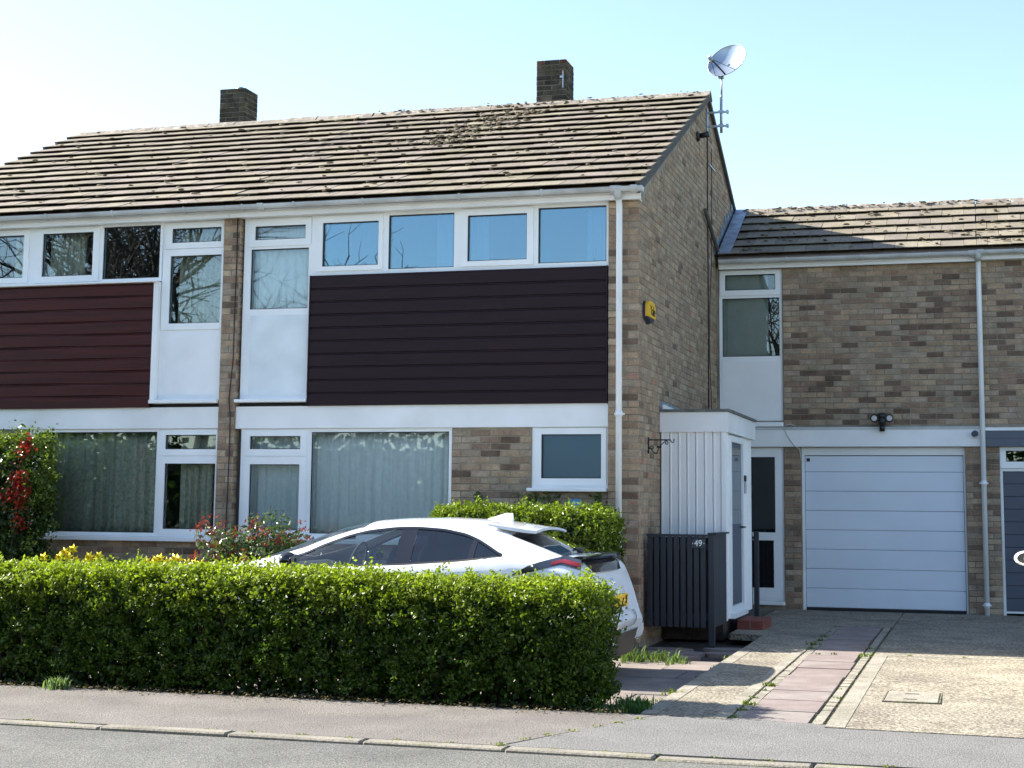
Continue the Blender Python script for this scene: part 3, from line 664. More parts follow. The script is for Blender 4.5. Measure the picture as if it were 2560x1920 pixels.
mb().tube([(-7.33, 4.93, 7.60), (-7.33, 4.93, 7.68)], .09, 14).blob((-7.33, 4.93, 7.68), (.07, .07, .045), 12, 6).build('cowl', 'galv', CL)
gutter(HL, -9.80, -4.872, -.165, 4.775, [-9.2, -8.3, -7.25, -6.35, -5.4])

# ------------------------------------------------------------ garage block between the houses
WY = 5.16; WA = (4.94, 4.82); WR = (6.70, 5.77); WTH = math.atan2(WR[1]-WA[1], WR[0]-WA[0])
GW = thing('garage_block', 'two storey brick link block with white sectional garage door beside the gable', 'house', (1.76, 6.9, -.05))
bw = [300]
wall = mb().plate((.002, 3.512, -.2, 4.70), [(.02, .905, .1, 2.18), (.02, .905, 2.54, 4.655), (1.145, 3.29, -.01, 2.176)], WY+.006, WY+.26).build('front_wall', 'mortar', GW)
place_bricks(wall, brick_list([(.915, 3.51, 2.45, 4.70)], .0, s0=.915), (0, WY, 0), 0, PALETTE, 'f', 'brick', bw)
place_bricks(wall, brick_list([(.905, 1.14, -.02, 2.19), (3.295, 3.51, -.02, 2.19)], .0, s0=.915), (0, WY, 0), 0, PALETTE, 'f', 'brick', bw)
B = mb().box(.004, 3.50, WY+.27, 8.6, -.15, -.06).box(.004, 3.50, WY+.27, 8.6, 2.2, 2.4).box(.004, 3.50, WY+.27, 8.6, 4.68, 4.73).box(.0041, 3.499, 8.5, 8.7, -.2, 4.75).box(3.40, 3.50, WY+.271, 8.5, -.06, 4.68).box(.0042, 3.40, 7.0, 7.1, -.06, 4.68).box(1.0, 1.1, WY+.271, 7.0, -.06, 2.2)
B.build('inner_wall', 'room', GW)
mb().box(.045, 3.512, WY-.105, WY-.08, 4.685, 4.785).build('fascia', 'white_board', GW); mb().box(.045, 3.512, WY-.088, WY-.066, 4.648, 4.69).build('fascia_trim', 'white_board', GW); mb().box(.045, 3.512, WY-.066, WY+.1, 4.655, 4.667).build('soffit', 'white_board', GW)
mb().box(.045, 3.512, WY-.05, WY+.004, 2.184, 2.412).build('floor_band', 'white_board', GW); mb().box(.045, 3.511, WY-.058, WY+.003, 2.4125, 2.447).build('band_flashing', 'gutter', GW)
X1 = window(GW, (.03, .912, 2.537, 4.652), [(.074, .865, 3.434, 4.25)], [((.045, .878, 4.287, 4.64), (.115, .813, 4.362, 4.58))], y=WY+.03, sill=(.045, .910, 2.456, 2.518))
mb().box(.06, .872, WY+.026, WY+.05, 2.56, 3.38).build('panel_bead', 'upvc', X1); mb().box(.074, .858, WY+.024, WY+.04, 2.574, 3.364).build('panel', 'white_board', X1)
X2 = window(GW, (.03, .905, .10, 2.178), [], [((.05, .86, .145, 2.15), (.12, .785, .92, 2.045))], y=WY+.03, name='glazed_door', sill=(.045, .91, .05, .10))
mb().box(.14, .76, WY+.012, WY+.02, .28, .915).build('lower_pane', 'car_black', X2); mb().box(.12, .785, WY+.01, WY+.075, .915, 1.022).build('mid_rail', 'upvc', X2); mb().box(.45, .56, WY+.0, WY+.012, .93, .965).build('letter_plate', 'black_plastic', X2)
# garage door
GD = mb().plate((1.146, 3.289, -.005, 2.176), [(1.185, 3.268, -.005, 2.07)], WY+.05, WY+.09).build('garage_door', 'white_board', GW)
zs = [.03, .285, .545, .805, 1.065, 1.325, 1.585, 1.845, 2.062]
for i in range(8):
    o = mb().cbox(1.19, 3.263, WY+.07, WY+.11, zs[i]+.002, zs[i+1]-.002, .006).build('door_panel', 'garage_steel', GD)
mb().box(1.187, 3.266, WY+.104, WY+.13, .0, 2.068).build('door_seal', 'rubber', GD); mb().box(1.187, 3.266, WY+.062, WY+.10, -.004, .031).build('bottom_seal', 'rubber', GD)
mb().box(1.21, 1.255, WY+.064, WY+.069, 1.985, 2.03).build('badge', 'black_plastic', GD)
WRF = mb().prism([(WA[0]+.03, WA[1]-.035), (WR[0], WR[1]-.035), (8.75, 4.70), (8.75, 4.6), (WR[0], WR[1]-.15), (WA[0]+.03, WA[1]-.09)], .05, 3.512, YZ).build('roof', 'roof_rear', GW)
tile_slope(WRF, .05, 3.512, WA, WTH, 6, .335, .05); ridge_tiles(WRF, .055, 3.505, WR)
moss(WRF, 90, lambda: roof_pt(random.uniform(.3, 3.5), random.uniform(.1, 1.95), WA, WTH), (.01, .028))
moss(WRF, 170, lambda: (random.uniform(.06, 3.5), WR[0]+random.uniform(-.14, 0), WR[1]+random.uniform(-.05, .02)), (.01, .025))
fl = mb()
for (a, b) in ((0.02, 1.02), (1.0, 1.98)):
    p = lambda x, d, u: roof_pt(x, d, WA, WTH, u)
    fl.add([p(.052, a, .034), p(.225, a, .034), p(.235, b, .038), p(.052, b, .038), p(.052, a, .028), p(.225, a, .028), p(.235, b, .03), p(.052, b, .03)], [(0, 1, 2, 3), (0, 4, 5, 1), (1, 5, 6, 2), (2, 6, 7, 3), (3, 7, 4, 0), (7, 6, 5, 4)])
for i in range(9):   # stepped upstand dressed into the brick joints
    q = roof_pt(0, .05+i*.215, WA, WTH, .03); fl.box(.003, .012+.0005*i, q[1], q[1]+.20, q[2]-.02, math.ceil((q[2]+.10)/.075)*.075)
fl.build('lead_flashing', 'lead', GW)
gutter(GW, .06, 3.512, WY-.165, 4.765, [.35, 1.0, 2.0, 2.9], [3.44], r=.054); downpipe(GW, 3.523, WY-.075, 4.735, -.03, WY-.165, [1.7, .12])

# ------------------------------------------------------------ next garage along
GN = thing('garage_block', 'brick garage block with dark grey garage door and grey band', 'house', (5.8, 6.9, -.05))
wn = mb().plate((3.516, 8.2, -.2, 4.70), [(3.728, 5.95, -.02, 2.18)], WY+.006, WY+.26).build('front_wall', 'mortar', GN)
bn = [300]
place_bricks(wn, brick_list([(3.516, 5.2, 2.44, 4.70), (3.516, 3.728, -.02, 2.19)], .0, s0=3.516), (0, WY, 0), 0, PALETTE, 'f', 'brick', bn)
place_bricks(wn, brick_list([(5.2, 8.2, 2.44, 4.70), (5.95, 8.2, -.02, 2.19)], .0, s0=3.516), (0, WY, 0), 0, PALETTE, 'f', 'brick', [0])
mb().box(3.516, 8.2, WY+.4, 8.6, -.2, -.1).box(3.516, 8.2, 8.5, 8.7, -.2, 4.75).box(8.0, 8.2, WY+.27, 8.5, -.1, 4.7).box(3.517, 8.0, WY+.27, 8.5, 4.66, 4.74).box(3.517, 8.0, 6.6, 6.7, -.1, 4.66).build('inner_wall', 'room', GN)
mb().box(3.516, 8.25, WY-.105, WY-.08, 4.665, 4.785).build('fascia', 'white_board', GN); mb().box(3.516, 8.2, WY-.07, WY+.1, 4.66, 4.672).build('soffit', 'white_board', GN)
mb().box(3.516, 8.2, WY-.05, WY+.004, 2.182, 2.39).build('floor_band', 'grey_band', GN); mb().box(3.516, 8.2, WY-.058, WY+.003, 2.3905, 2.432).build('band_flashing', 'white_board', GN); mb().box(3.517, 8.2, WY-.054, WY-.0505, 2.285, 2.292).build('band_joint', 'grey_door', GN)
o = window(GN, (3.732, 5.945, 1.90, 2.178), [(3.81, 4.8, 1.985, 2.13), (4.87, 5.87, 1.985, 2.13)], [], y=WY+.03)
D2 = mb().plate((3.73, 5.948, -.01, 1.898), [(3.765, 5.91, -.01, 1.86)], WY+.05, WY+.09).build('garage_door', 'white_board', GN)
for i in range(11): mb().cbox(3.767, 5.908, WY+.07, WY+.11, .045+i*.165+.0015, .045+(i+1)*.165-.0015, .004).build('door_panel', 'grey_door', D2)
mb().box(3.767, 5.908, WY+.06, WY+.1, .018, .043).build('threshold_strip', 'white_board', D2); mb().box(3.766, 5.909, WY+.105, WY+.13, .0, 1.859).build('door_seal', 'rubber', D2)
NRF = mb().prism([(WA[0]+.03, WA[1]-.035), (WR[0], WR[1]-.035), (8.75, 4.70), (8.75, 4.6), (WR[0], WR[1]-.15), (WA[0]+.03, WA[1]-.09)], 3.512, 8.25, YZ).build('roof', 'roof_rear', GN)
tile_slope(NRF, 3.512, 8.25, WA, WTH, 6, .335, .05); ridge_tiles(NRF, 3.515, 8.25, WR)
moss(NRF, 120, lambda: roof_pt(random.uniform(3.5, 5.5), random.uniform(.1, 1.95), WA, WTH), (.01, .028))
gutter(GN, 3.516, 8.25, WY-.165, 4.775, [4.0, 5.0, 6.0, 7.0], [3.56], r=.054)

# ================================================================== PORCH
PX, PY0, PY1 = .745, 1.115, 3.28
PO = thing('porch', 'white boarded flat roofed porch with dark glazed door against the brick gable', 'porch', (.37, 2.2, -.1))
mb().box(.004, PX-.05, PY0+.09, PY1-.05, -.12, .125).build('plinth', 'brick' if False else 'soil', PO)
core = mb().box(.004, PX-.06, PY0+.03, PY1-.03, .128, 2.2).build('wall', 'white_board', PO)
def vboard(x0, x1, z0, z1, y, parent, side=False):
    """upright board with a bead along one edge"""
    w = x1-x0; pr = [(x0+.002, .0), (x0+.010, -.012), (x0+.022, -.012), (x0+.028, -.005), (x1-.010, -.005), (x1-.002, .0), (x1-.002, .03), (x0+.002, .03)]
    if side: m = lambda a, b, d: (y-b, a, d)
    else: m = lambda a, b, d: (a, y+b, d)
    mb().prism(pr, z0, z1, m).build('board', 'white_board', parent)
n = 7; bw_ = (.70-.008)/n
for i in range(n): vboard(.008+i*bw_, .008+(i+1)*bw_, .125, 2.19, PY0+.012, core)
mb().cbox(.70, PX+.012, PY0-.012, PY0+.075, .10, 2.19, .004).build('corner_post', 'upvc', PO)
for i in range(3): vboard(PY0+.08+i*.085, PY0+.08+(i+1)*.085, .11, 2.19, PX-.02, core, True)
for i in range(9): vboard(2.46+i*.09, 2.46+(i+1)*.09, .11, 2.19, PX-.02, core, True)
dfr = MB()
for (a, b, z0, z1) in ((1.455, 1.52, .16, 2.17), (2.38, 2.452, .16, 2.17), (1.52, 2.38, 2.10, 2.17), (1.52, 2.38, .16, .24)): dfr.box(PX-.055, PX+.012, a, b, z0, z1)
DF = dfr.build('door_frame', 'upvc', PO)
DR = mb().box(PX-.045, PX-.012, 1.522, 2.378, .242, 2.098).build('door', 'grey_door', PO)
mb().box(PX-.0118, PX-.004, 1.62, 2.28, 1.16, 2.04).build('pane', 'car_black', DR); mb().cbox(PX-.0118, PX-.001, 1.62, 2.28, .36, 1.02, .006).build('door_panel', 'grey_door', DR)
mb().tube([(PX-.012, 2.33, 1.12), (PX+.045, 2.33, 1.12), (PX+.05, 2.23, 1.12)], .011, 8).build('handle', 'steel_handle', DR)
mb().box(PX-.06, PX+.05, 1.42, 2.48, .105, .158).build('door_sill', 'upvc', PO)
mb().box(.004, PX+.035, PY0-.03, PY1+.02, 2.19, 2.415).build('fascia', 'white_board', PO)
mb().box(.0, PX+.055, PY0-.05, PY1+.03, 2.416, 2.447).build('roof', 'felt', PO)
mb().prism([(PY0-.02, 2.448), (PY1, 2.448), (PY1, 2.50), (PY0-.02, 2.535)], .003, .035, YZ).build('wall_upstand', 'lead', PO)
mb().prism([(PY0-.02, 2.448), (PY1, 2.448), (PY1, 2.455), (PY0-.02, 2.50)], .0355, .06, YZ).build('upstand_trim', 'white_board', PO)
t = thing('doorbell', 'slim black and silver video doorbell on the porch boards', 'doorbell', (PX+.0, 2.56, 1.5))
mb().cbox(PX-.012, PX+.022, 2.53, 2.60, 1.52, 1.66, .004).build('body', 'galv', t); mb().cbox(PX-.012, PX+.024, 2.528, 2.602, 1.662, 1.735, .004).build('camera_head', 'black_plastic', t)
st = thing('step', 'low red brick step at the porch door', 'step', (.95, 1.9, -.03))
for i in range(2):
    for j in range(4): mb().cbox(.80+i*.15, .80+(i+1)*.15-.008, 1.55+j*.19, 1.55+(j+1)*.19-.008, -.05, .085+random.uniform(-.004, .004), .004).build('brick', 'red_brick_step', st)
mb().box(.803, 1.088, 1.553, 2.298, -.09, .075).build('mortar_bed', 'mortar', st)

# ================================================================== BIN STORE SCREEN
BS = thing('bin_store', 'dark grey slatted bin store screen in front of the porch', 'screen', (.38, .6, -.1))
fy = .20
for i in range(9):
    a = .045+i*.0715; mb().cbox(a, a+.054, fy, fy+.02, .085, 1.035, .003).build('slat', 'dark_fence', BS)
mb().cbox(.035, .70, fy-.006, fy+.055, 1.036, 1.06, .003).build('top_rail', 'dark_fence', BS)
for z in (.16, .90): mb().box(.035, .70, fy+.0215, fy+.06, z, z+.06).build('back_rail', 'dark_fence', BS)
mb().box(.035, .69, fy+.10, fy+.11, .09, 1.03).build('back_board', 'dark_fence', BS)
mb().cbox(.70, .765, fy-.004, fy+.062, -.12, 1.06, .004).build('corner_post', 'dark_fence', BS)
for i in range(10):
    a = fy+.07+i*.081; mb().cbox(.735, .757, a, a+.064, .085, 1.06, .003).build('slat', 'dark_fence', BS)
mb().box(.71, .733, fy+.065, 1.08, .16, .22).box(.71, .733, fy+.065, 1.08, .9, .96).box(.705, .709, fy+.065, 1.08, .09, 1.05).build('side_rail', 'dark_fence', BS)
mb().cbox(.695, .79, fy-.012, 1.09, 1.0605, 1.078, .003).build('cap_board', 'dark_fence', BS)
def textmesh(s, size, ext=.002):
    cu = bpy.data.curves.new('lettering', 'FONT'); cu.body = s; cu.size = size; cu.extrude = ext; cu.align_x = 'CENTER'; cu.align_y = 'CENTER'
    o = bpy.data.objects.new('tmp', cu); COL.objects.link(o); dg = bpy.context.evaluated_depsgraph_get(); dg.update()
    me = bpy.data.meshes.new_from_object(o.evaluated_get(dg)); bpy.data.objects.remove(o); return me
def lettering(s, size, m, parent, loc, rot, name='lettering', sx=1.):
    me = textmesh(s, size); me.materials.clear(); me.materials.append(MATS[m]); o = bpy.data.objects.new(name, me); COL.objects.link(o); o.parent = parent; o.location = Vector(loc)-base(parent); o.rotation_euler = rot; o.scale = (sx, 1, 1); return o
sg = thing('house_number_sign', 'small slate plaque with white number 49 on the dark screen', 'sign', (.60, fy-.01, .92))
mb().cbox(.525, .672, fy-.014, fy-.002, .915, 1.012, .003).build('plaque', 'slate_plaque', sg)
lettering('49', .095, 'white_paint', sg, (.598, fy-.0165, .965), (R(90), 0, 0), sx=.9)
for x in (.538, .659): mb().tube([(x, fy-.0145, .965), (x, fy-.0175, .965)], .005, 8).build('dot', 'white_paint', sg)
SC = thing('slatted_screen', 'narrow dark slatted screen between porch and glazed door', 'screen', (.7, 3.4, -.05))
mb().cbox(.74, .80, 3.36, 3.42, -.08, 1.06, .004).build('post', 'dark_fence', SC)
for i in range(4): mb().cbox(.06+i*.17, .06+i*.17+.15, 3.38, 3.40, .08, 1.04, .003).build('slat', 'dark_fence', SC)

# ================================================================== FITTINGS ON THE WALLS
# satellite dish
DI = thing('satellite_dish', 'grey satellite dish on a galvanised mast above the gable', 'satellite dish', (.2, 4.4, 6.4))
mx, my = .20, 4.40
mb().tube([(mx, my, 6.43), (mx, my, 6.95)], .019, 10).tube([(mx+.006, my, 6.93), (mx+.006, my, 7.24)], .014, 10).build('mast', 'galv', DI)
for z in (6.525, 6.72):
    b = mb().box(.0, .30, my-.012, my+.012, z-.012, z+.012).box(mx-.035, mx+.035, my-.035, my-.02, z-.02, z+.02).box(mx+.07, mx+.10, my-.03, my+.03, z-.022, z+.022).build('bracket_arm', 'galv', DI)
mb().box(.0005, .015, my-.05, my+.05, 6.46, 6.78).build('wall_plate', 'lead', DI)
dc = Vector((.30, 4.27, 7.405)); fd = Vector((-.30, -.86, .40)).normalized(); ax = Vector((.93, -.24, .30)); ax = (ax-fd*ax.dot(fd)).normalized(); ay = fd.cross(ax)
def dishp(r, a, off=0): return tuple(dc+ax*(.285*r*math.cos(a))+ay*(.255*r*math.sin(a))-fd*(.085*(1-r*r)+off))
B = mb(); V = [dishp(0, 0)]+[dishp(i/8, 2*math.pi*j/36) for i in range(1, 9) for j in range(36)]; Fc = [(0, 1+j, 1+(j+1) % 36) for j in range(36)]+[(1+i*36+j, 1+(i+1)*36+j, 1+(i+1)*36+(j+1) % 36, 1+i*36+(j+1) % 36) for i in range(7) for j in range(36)]
B.add(V, Fc, True); V = [dishp(0, 0, .008)]+[dishp(i/8, 2*math.pi*j/36, .008) for i in range(1, 9) for j in range(36)]; B.add(V, [f[::-1] for f in Fc], True)
B.build('dish', 'dish', DI)
mb().tube([dishp(1.0, 2*math.pi*j/48) for j in range(49)], .0065, 6, False).build('rim', 'lead', DI)
bt = Vector(dishp(.97, -1.75)); ln = dc+fd*.27-ay*.12-ax*.13
mb().tube([bt, bt+fd*.05, ln], .012, 8).tube([dishp(1, -2.3), ln], .004, 5).tube([dishp(1, -1.2), ln], .004, 5).build('feed_arm', 'black_plastic', DI)
mb().tube([ln-fd*.01, ln-fd*.06], [.03, .034], 12).tube([ln+fd*.05, ln-fd*.01], [.022, .03], 12).build('receiver', 'galv', DI)
mb().box(mx-.03, mx+.04, my-.07, my+.02, 7.19, 7.30).tube([Vector((mx, my-.02, 7.25)), dc-fd*.09], .022, 8).build('dish_mount', 'galv', DI)
# camera high on the gable
t = thing('security_camera', 'black cylindrical camera high on the brick gable', 'camera', (.0, 3.62, 6.15))
mb().tube([(.001, 3.62, 6.21), (.02, 3.62, 6.21), (.045, 3.62, 6.215)], [.07, .07, .035], 16).build('base', 'black_plastic', t); mb().tube([(.04, 3.62, 6.215), (.17, 3.60, 6.225)], .036, 16).build('body', 'black_plastic', t)
# burglar alarm box
t = thing('alarm_box', 'yellow burglar alarm box with dark base on the gable wall', 'alarm box', (.0, .36, 3.34))
pr = [(.16, 3.41), (.165, 3.53), (.20, 3.575), (.36, 3.59), (.52, 3.575), (.555, 3.53), (.56, 3.41)]
mb().prism([(.155, 3.40)]+pr+[(.565, 3.40), (.36, 3.335)], .002, .03, YZ).build('base', 'navy', t)
mb().prism(pr+[(.555, 3.405), (.165, 3.405)], .0305, .065, YZ).build('cover', 'yellow', t); mb().prism([(.17, 3.404), (.55, 3.404), (.36, 3.345)], .0305, .055, YZ).build('strobe', 'navy', t)
lettering('Yale', .15, 'black_paint', t, (.067, .40, 3.48), (R(90), 0, R(90)))
# scrolled bracket
t = thing('hanging_bracket', 'black wrought iron scrolled hanging basket bracket on the gable corner', 'bracket', (0, .446, 1.93))
by = .446
mb().box(.002, .014, by-.011, by+.011, 1.925, 2.10).build('back_bar', 'iron', t); mb().box(.014, .25, by-.007, by+.007, 2.066, 2.08).build('arm', 'iron', t)
def spiral(cx, cz, r0, turns, a0, sg_): return [(cx+r0*(1-k/26*.75)*math.cos(a0+sg_*turns*2*math.pi*k/26), by, cz+r0*(1-k/26*.75)*math.sin(a0+sg_*turns*2*math.pi*k/26)) for k in range(27)]
mb().tube([(.02, by, 1.985)]+[(.02+.09*k/8, by, 1.955+.03*math.cos(k*.5)-.004) for k in range(1, 8)]+[(.125, by, 1.99)], .006, 6).tube(spiral(.045, 1.985, .026, 1.2, 3.6, -1), .0055, 6).tube([(.125, by, 1.99), (.16, by, 2.03), (.19, by, 2.058)], .006, 6).tube(spiral(.205, 2.04, .024, 1.2, 2.4, -1), .0055, 6).tube([(.25, by, 2.073), (.262, by, 2.05), (.28, by, 2.042), (.29, by, 2.06), (.29, by, 2.085)], .006, 6).box(.10, .15, by-.008, by+.008, 1.985, 2.005).build('scroll', 'iron', t)
# pipes and cables
t = mb().tube([(.045, 3.97, 5.29), (.045, 5.02, 4.885), (.05, 5.06, 4.84)], .027, 10).build('overflow_pipe', 'verge', None, recenter=True); tag(t, 'dark grey waste pipe running down the gable to the gutter', 'pipe')
def cable(label, pts, m='cable_black', r=.006): tag(mb().tube(pts, r, 6).build('cable', m, None, recenter=True), label, 'cable')
cable('straight black cable dropping down the gable from the dish bracket', [(.006, 4.40, 6.46), (.006, 4.40, 5.2), (.006, 4.42, 4.2), (.007, 4.41, 3.2), (.006, 4.42, 2.5)], r=.010)
cable('thin wavy black cable beside the gable corner', [(.006, 4.75, 6.3), (.006, 4.72, 5.4), (.008, 4.70, 4.7), (.006, 4.52, 4.0), (.007, 4.50, 3.4), (.006, 4.62, 2.9), (.007, 4.66, 2.5)], r=.005)
cable('loose dark cable running down the brick pier between the houses', [(-4.80, -.008, 4.66), (-4.795, -.01, 4.1), (-4.80, -.012, 3.5), (-4.795, -.02, 3.0), (-4.83, -.014, 2.62), (-4.835, -.012, 2.5), (-4.815, -.012, 2.36), (-4.81, -.012, 2.0), (-4.815, -.014, 1.5), (-4.83, -.012, .9), (-4.83, -.012, .3)], r=.007)
cable('white cable sagging over the band to the garage door', [(.93, WY-.012, 2.475), (1.0, WY-.02, 2.49), (1.1, WY-.02, 2.462), (1.06, WY-.064, 2.44), (.93, WY-.066, 2.43), (.97, WY-.058, 2.33), (1.06, WY-.058, 2.20), (1.13, WY-.03, 2.15), (1.142, WY-.01, 2.0)], 'cable_white', .006)
t = mb().tube([(.004, 4.55, 6.03), (.012, 4.55, 6.03)], .004, 5).box(.002, .02, 4.50, 5.0, 6.02, 6.035).build('cable_batten', 'galv', None, recenter=True); tag(t, 'short pale batten fixed across the upper gable', 'batten')
# twin floodlight
t = thing('floodlight', 'black twin headed floodlight above the white garage door', 'lamp', (2.23, WY-.06, 2.40)); lx, ly_ = 2.235, WY-.115
mb().tube([(lx, ly_, 2.385), (lx, ly_, 2.47)], .036, 12).tube([(lx, ly_, 2.46), (lx, ly_, 2.56)], [.04, .062], 12).box(lx-.03, lx+.03, ly_, WY-.05, 2.39, 2.44).build('sensor_body', 'black_plastic', t)
mb().blob((lx, ly_-.01, 2.585), (.075, .06, .045), 14, 8).build('housing', 'black_plastic', t)
for sx in (-1, 1):
    h = mb().tube([(lx+sx*.095, ly_+.01, 2.565), (lx+sx*.095, ly_-.045, 2.555)], [.052, .058], 18).build('lamp_head', 'black_plastic', t)
    mb().tube([(lx+sx*.10, ly_-.0455, 2.557), (lx+sx*.10, ly_-.05, 2.556)], .037, 18).build('lens', 'lens', h)
t = thing('security_camera', 'small dark dome camera on the white band beside the downpipe', 'camera', (3.42, WY-.06, 2.30))
mb().tube([(3.43, WY-.051, 2.35), (3.43, WY-.075, 2.35)], .038, 14).build('base', 'black_plastic', t); mb().tube([(3.43, WY-.075, 2.352), (3.415, WY-.14, 2.34)], [.042, .038], 14).build('body', 'grey_door', t)
t = thing('meter_cover', 'small pale blue framed plate low on the wall under the frosted window', 'plate', (-.72, .03, 1.30))
mb().box(-.79, -.64, .030, .049, 1.28, 1.425).build('frame', 'lead', t); mb().box(-.78, -.65, .024, .0295, 1.29, 1.415).build('face', 'blue_plate', t)
# curtains
curtain('long net curtain behind the wide ground floor window of number 49', -3.86, -2.14, .95, 2.18, .22, 'net_curtain', 13, .022, 1)
curtain('net curtain behind the narrow ground floor casement of number 49', -4.64, -3.88, .95, 2.17, .22, 'net_curtain', 6, .02, 2)
curtain('net curtain behind the tall upstairs pane beside the party pier', -4.66, -3.88, 3.5, 4.62, .22, 'net_curtain', 7, .02, 3)
curtain('white curtain drawn to the right of the second upstairs pane', -2.42, -2.10, 3.96, 4.65, .24, 'white_curtain', 4, .02, 4)
curtain('white curtain drawn to the left of the upstairs casement over the brown boards', -2.02, -1.78, 3.96, 4.65, .24, 'white_curtain', 3.4, .02, 5)
curtain('white curtain at the right end of the upstairs window strip', -.64, -.37, 3.96, 4.65, .24, 'white_curtain', 3.6, .02, 6)
curtain('patterned lace curtain behind the wide window of the red boarded house', -7.30, -5.76, .93, 2.19, .22, 'lace_curtain', 10, .045, 7)
curtain('beige curtain in the narrow ground floor casement by the party pier', -5.56, -5.15, .95, 2.18, .23, 'lace_curtain', 4, .045, 8)
curtain('pleated beige curtain in the tall upstairs casement of the red boarded house', -5.66, -5.02, 3.36, 4.62, .22, 'lace_curtain', 8, .04, 9)
curtain('beige curtain half across the upstairs casement over the red boards', -7.42, -6.93, 3.96, 4.65, .23, 'lace_curtain', 5, .045, 10)
curtain('narrow beige curtain at the upstairs window over the red boards', -7.92, -7.68, 3.96, 4.65, .23, 'lace_curtain', 3, .045, 11)
tag(mb().cbox(.06, .70, WY+.14, WY+.146, 3.40, 4.60, .001).build('window_blind', 'blind', None, recenter=True), 'plain grey green blind in the tall link block window', 'blind')

# ================================================================== CAR
def curve(pts):
    xs, vs = zip(*pts); g = np.arange(-2.25, 2.2501, .02); v = np.interp(g, xs, vs); k = np.exp(-np.linspace(-2, 2, 9)**2); k /= k.sum()
    p = np.pad(v, 4, mode='edge'); v2 = np.convolve(p, k, 'valid'); return lambda x: float(np.interp(x, g, v2))
zc = curve([(-2.25, .55), (-2.2, .66), (-2.05, .76), (-1.5, .90), (-1.02, .985), (-.6, 1.16), (-.3, 1.265), (0, 1.33), (.3, 1.352), (.7, 1.36), (1.05, 1.345), (1.3, 1.30), (1.38, 1.245), (1.86, 1.06), (1.95, 1.04), (2.06, .99), (2.12, .85), (2.17, .69), (2.22, .55), (2.25, .45)])
zr = curve([(-2.25, .54), (-2.05, .74), (-1.5, .87), (-1.02, .945), (-.75, .985), (-.51, 1.045), (-.3, 1.135), (-.07, 1.22), (.1, 1.262), (.35, 1.292), (.55, 1.298), (.9, 1.28), (1.2, 1.245), (1.36, 1.212), (1.6, 1.135), (1.86, 1.045), (1.98, 1.02), (2.06, .97), (2.12, .83), (2.17, .67), (2.22, .53), (2.25, .43)])
wr = curve([(-2.25, .55), (-2.05, .68), (-1.5, .74), (-1.02, .77), (-.51, .72), (0, .635), (.5, .605), (1.2, .60), (1.36, .60), (1.86, .67), (2.0, .72), (2.08, .76), (2.17, .77), (2.25, .70)])
wm = curve([(-2.25, .62), (-2.1, .79), (-1.8, .86), (-1.3, .89), (0, .895), (1.4, .895), (1.8, .885), (2.05, .865), (2.17, .83), (2.25, .74)])
zb = curve([(-2.25, .50), (-2.05, .70), (-1.02, .90), (-.6, .925), (0, .94), (.5, .962), (1.0, 1.0), (1.36, 1.04), (1.6, 1.035), (1.86, .975), (2.0, .92), (2.06, .87), (2.12, .75), (2.17, .61), (2.25, .40)])
wb = lambda x: wm(x)-.04-.05*max(0, (x-1.2))
zlo = curve([(-2.25, .28), (-2.0, .2), (-1.5, .19), (1.6, .19), (2.0, .22), (2.2, .27), (2.25, .32)])
zhi = curve([(-1, .95), (-.6, 1.0), (-.45, 1.045), (-.3, 1.115), (-.07, 1.20), (.1, 1.242), (.35, 1.272), (.55, 1.277), (.8, 1.262), (1.0, 1.225), (1.14, 1.175), (1.26, 1.115), (1.37, 1.058), (1.6, 1.05)])
def side_y(x, z):
    k = (z-zb(x))/max(zr(x)-zb(x), .01); k2 = min(max(k, 0), 1)
    return wb(x)+(wr(x)-wb(x))*k2+.018*math.sin(math.pi*k2)
def low_pt(x, v):
    W = wm(x); P_ = [(W-.14, zlo(x)), (W-.04, zlo(x)+.08), (W-.005, .45), (W, .58), (W-.012, .74), (W-.006, zb(x)-.05), (wb(x), zb(x))]
    z0 = zlo(x); top = zb(x); P_ = [(a, z0+(b-zlo(x))*(top-z0)/max(top-zlo(x), .01)) if b <= top else (a, z0+(top-z0)*min(1, (b-z0)/.8)) for a, b in P_]
    if top < .8: P_ = [(P_[i][0], z0+(top-z0)*(0, .14, .42, .6, .78, .93, 1)[i]) for i in range(7)]
    t = v*6; i = min(int(t), 5); f = t-i; a, b = P_[i], P_[i+1]; return a[0]+(b[0]-a[0])*f, a[1]+(b[1]-a[1])*f
def top_pt(x, s): return wr(x)*(1-s), zr(x)+(zc(x)-zr(x))*(1-(1-s)**2.3)
def patch(B, x0, x1, lo, hi, sgn, off=0., nu=24, nv=4):
    B.grid(lambda u, v: (lambda x: (x, sgn*(side_y(x, lo(x)+(hi(x)-lo(x))*v)+off), lo(x)+(hi(x)-lo(x))*v))(x0+(x1-x0)*u), nu, nv)
def tpatch(B, x0, x1, s0, s1, off=0., nu=24, nv=6):
    for sg in (-1, 1): B.grid(lambda u, v: (lambda x, s: (x, sg*top_pt(x, s)[0], top_pt(x, s)[1]+off))(x0+(x1-x0)*u, s0+(s1-s0)*v), nu, nv)
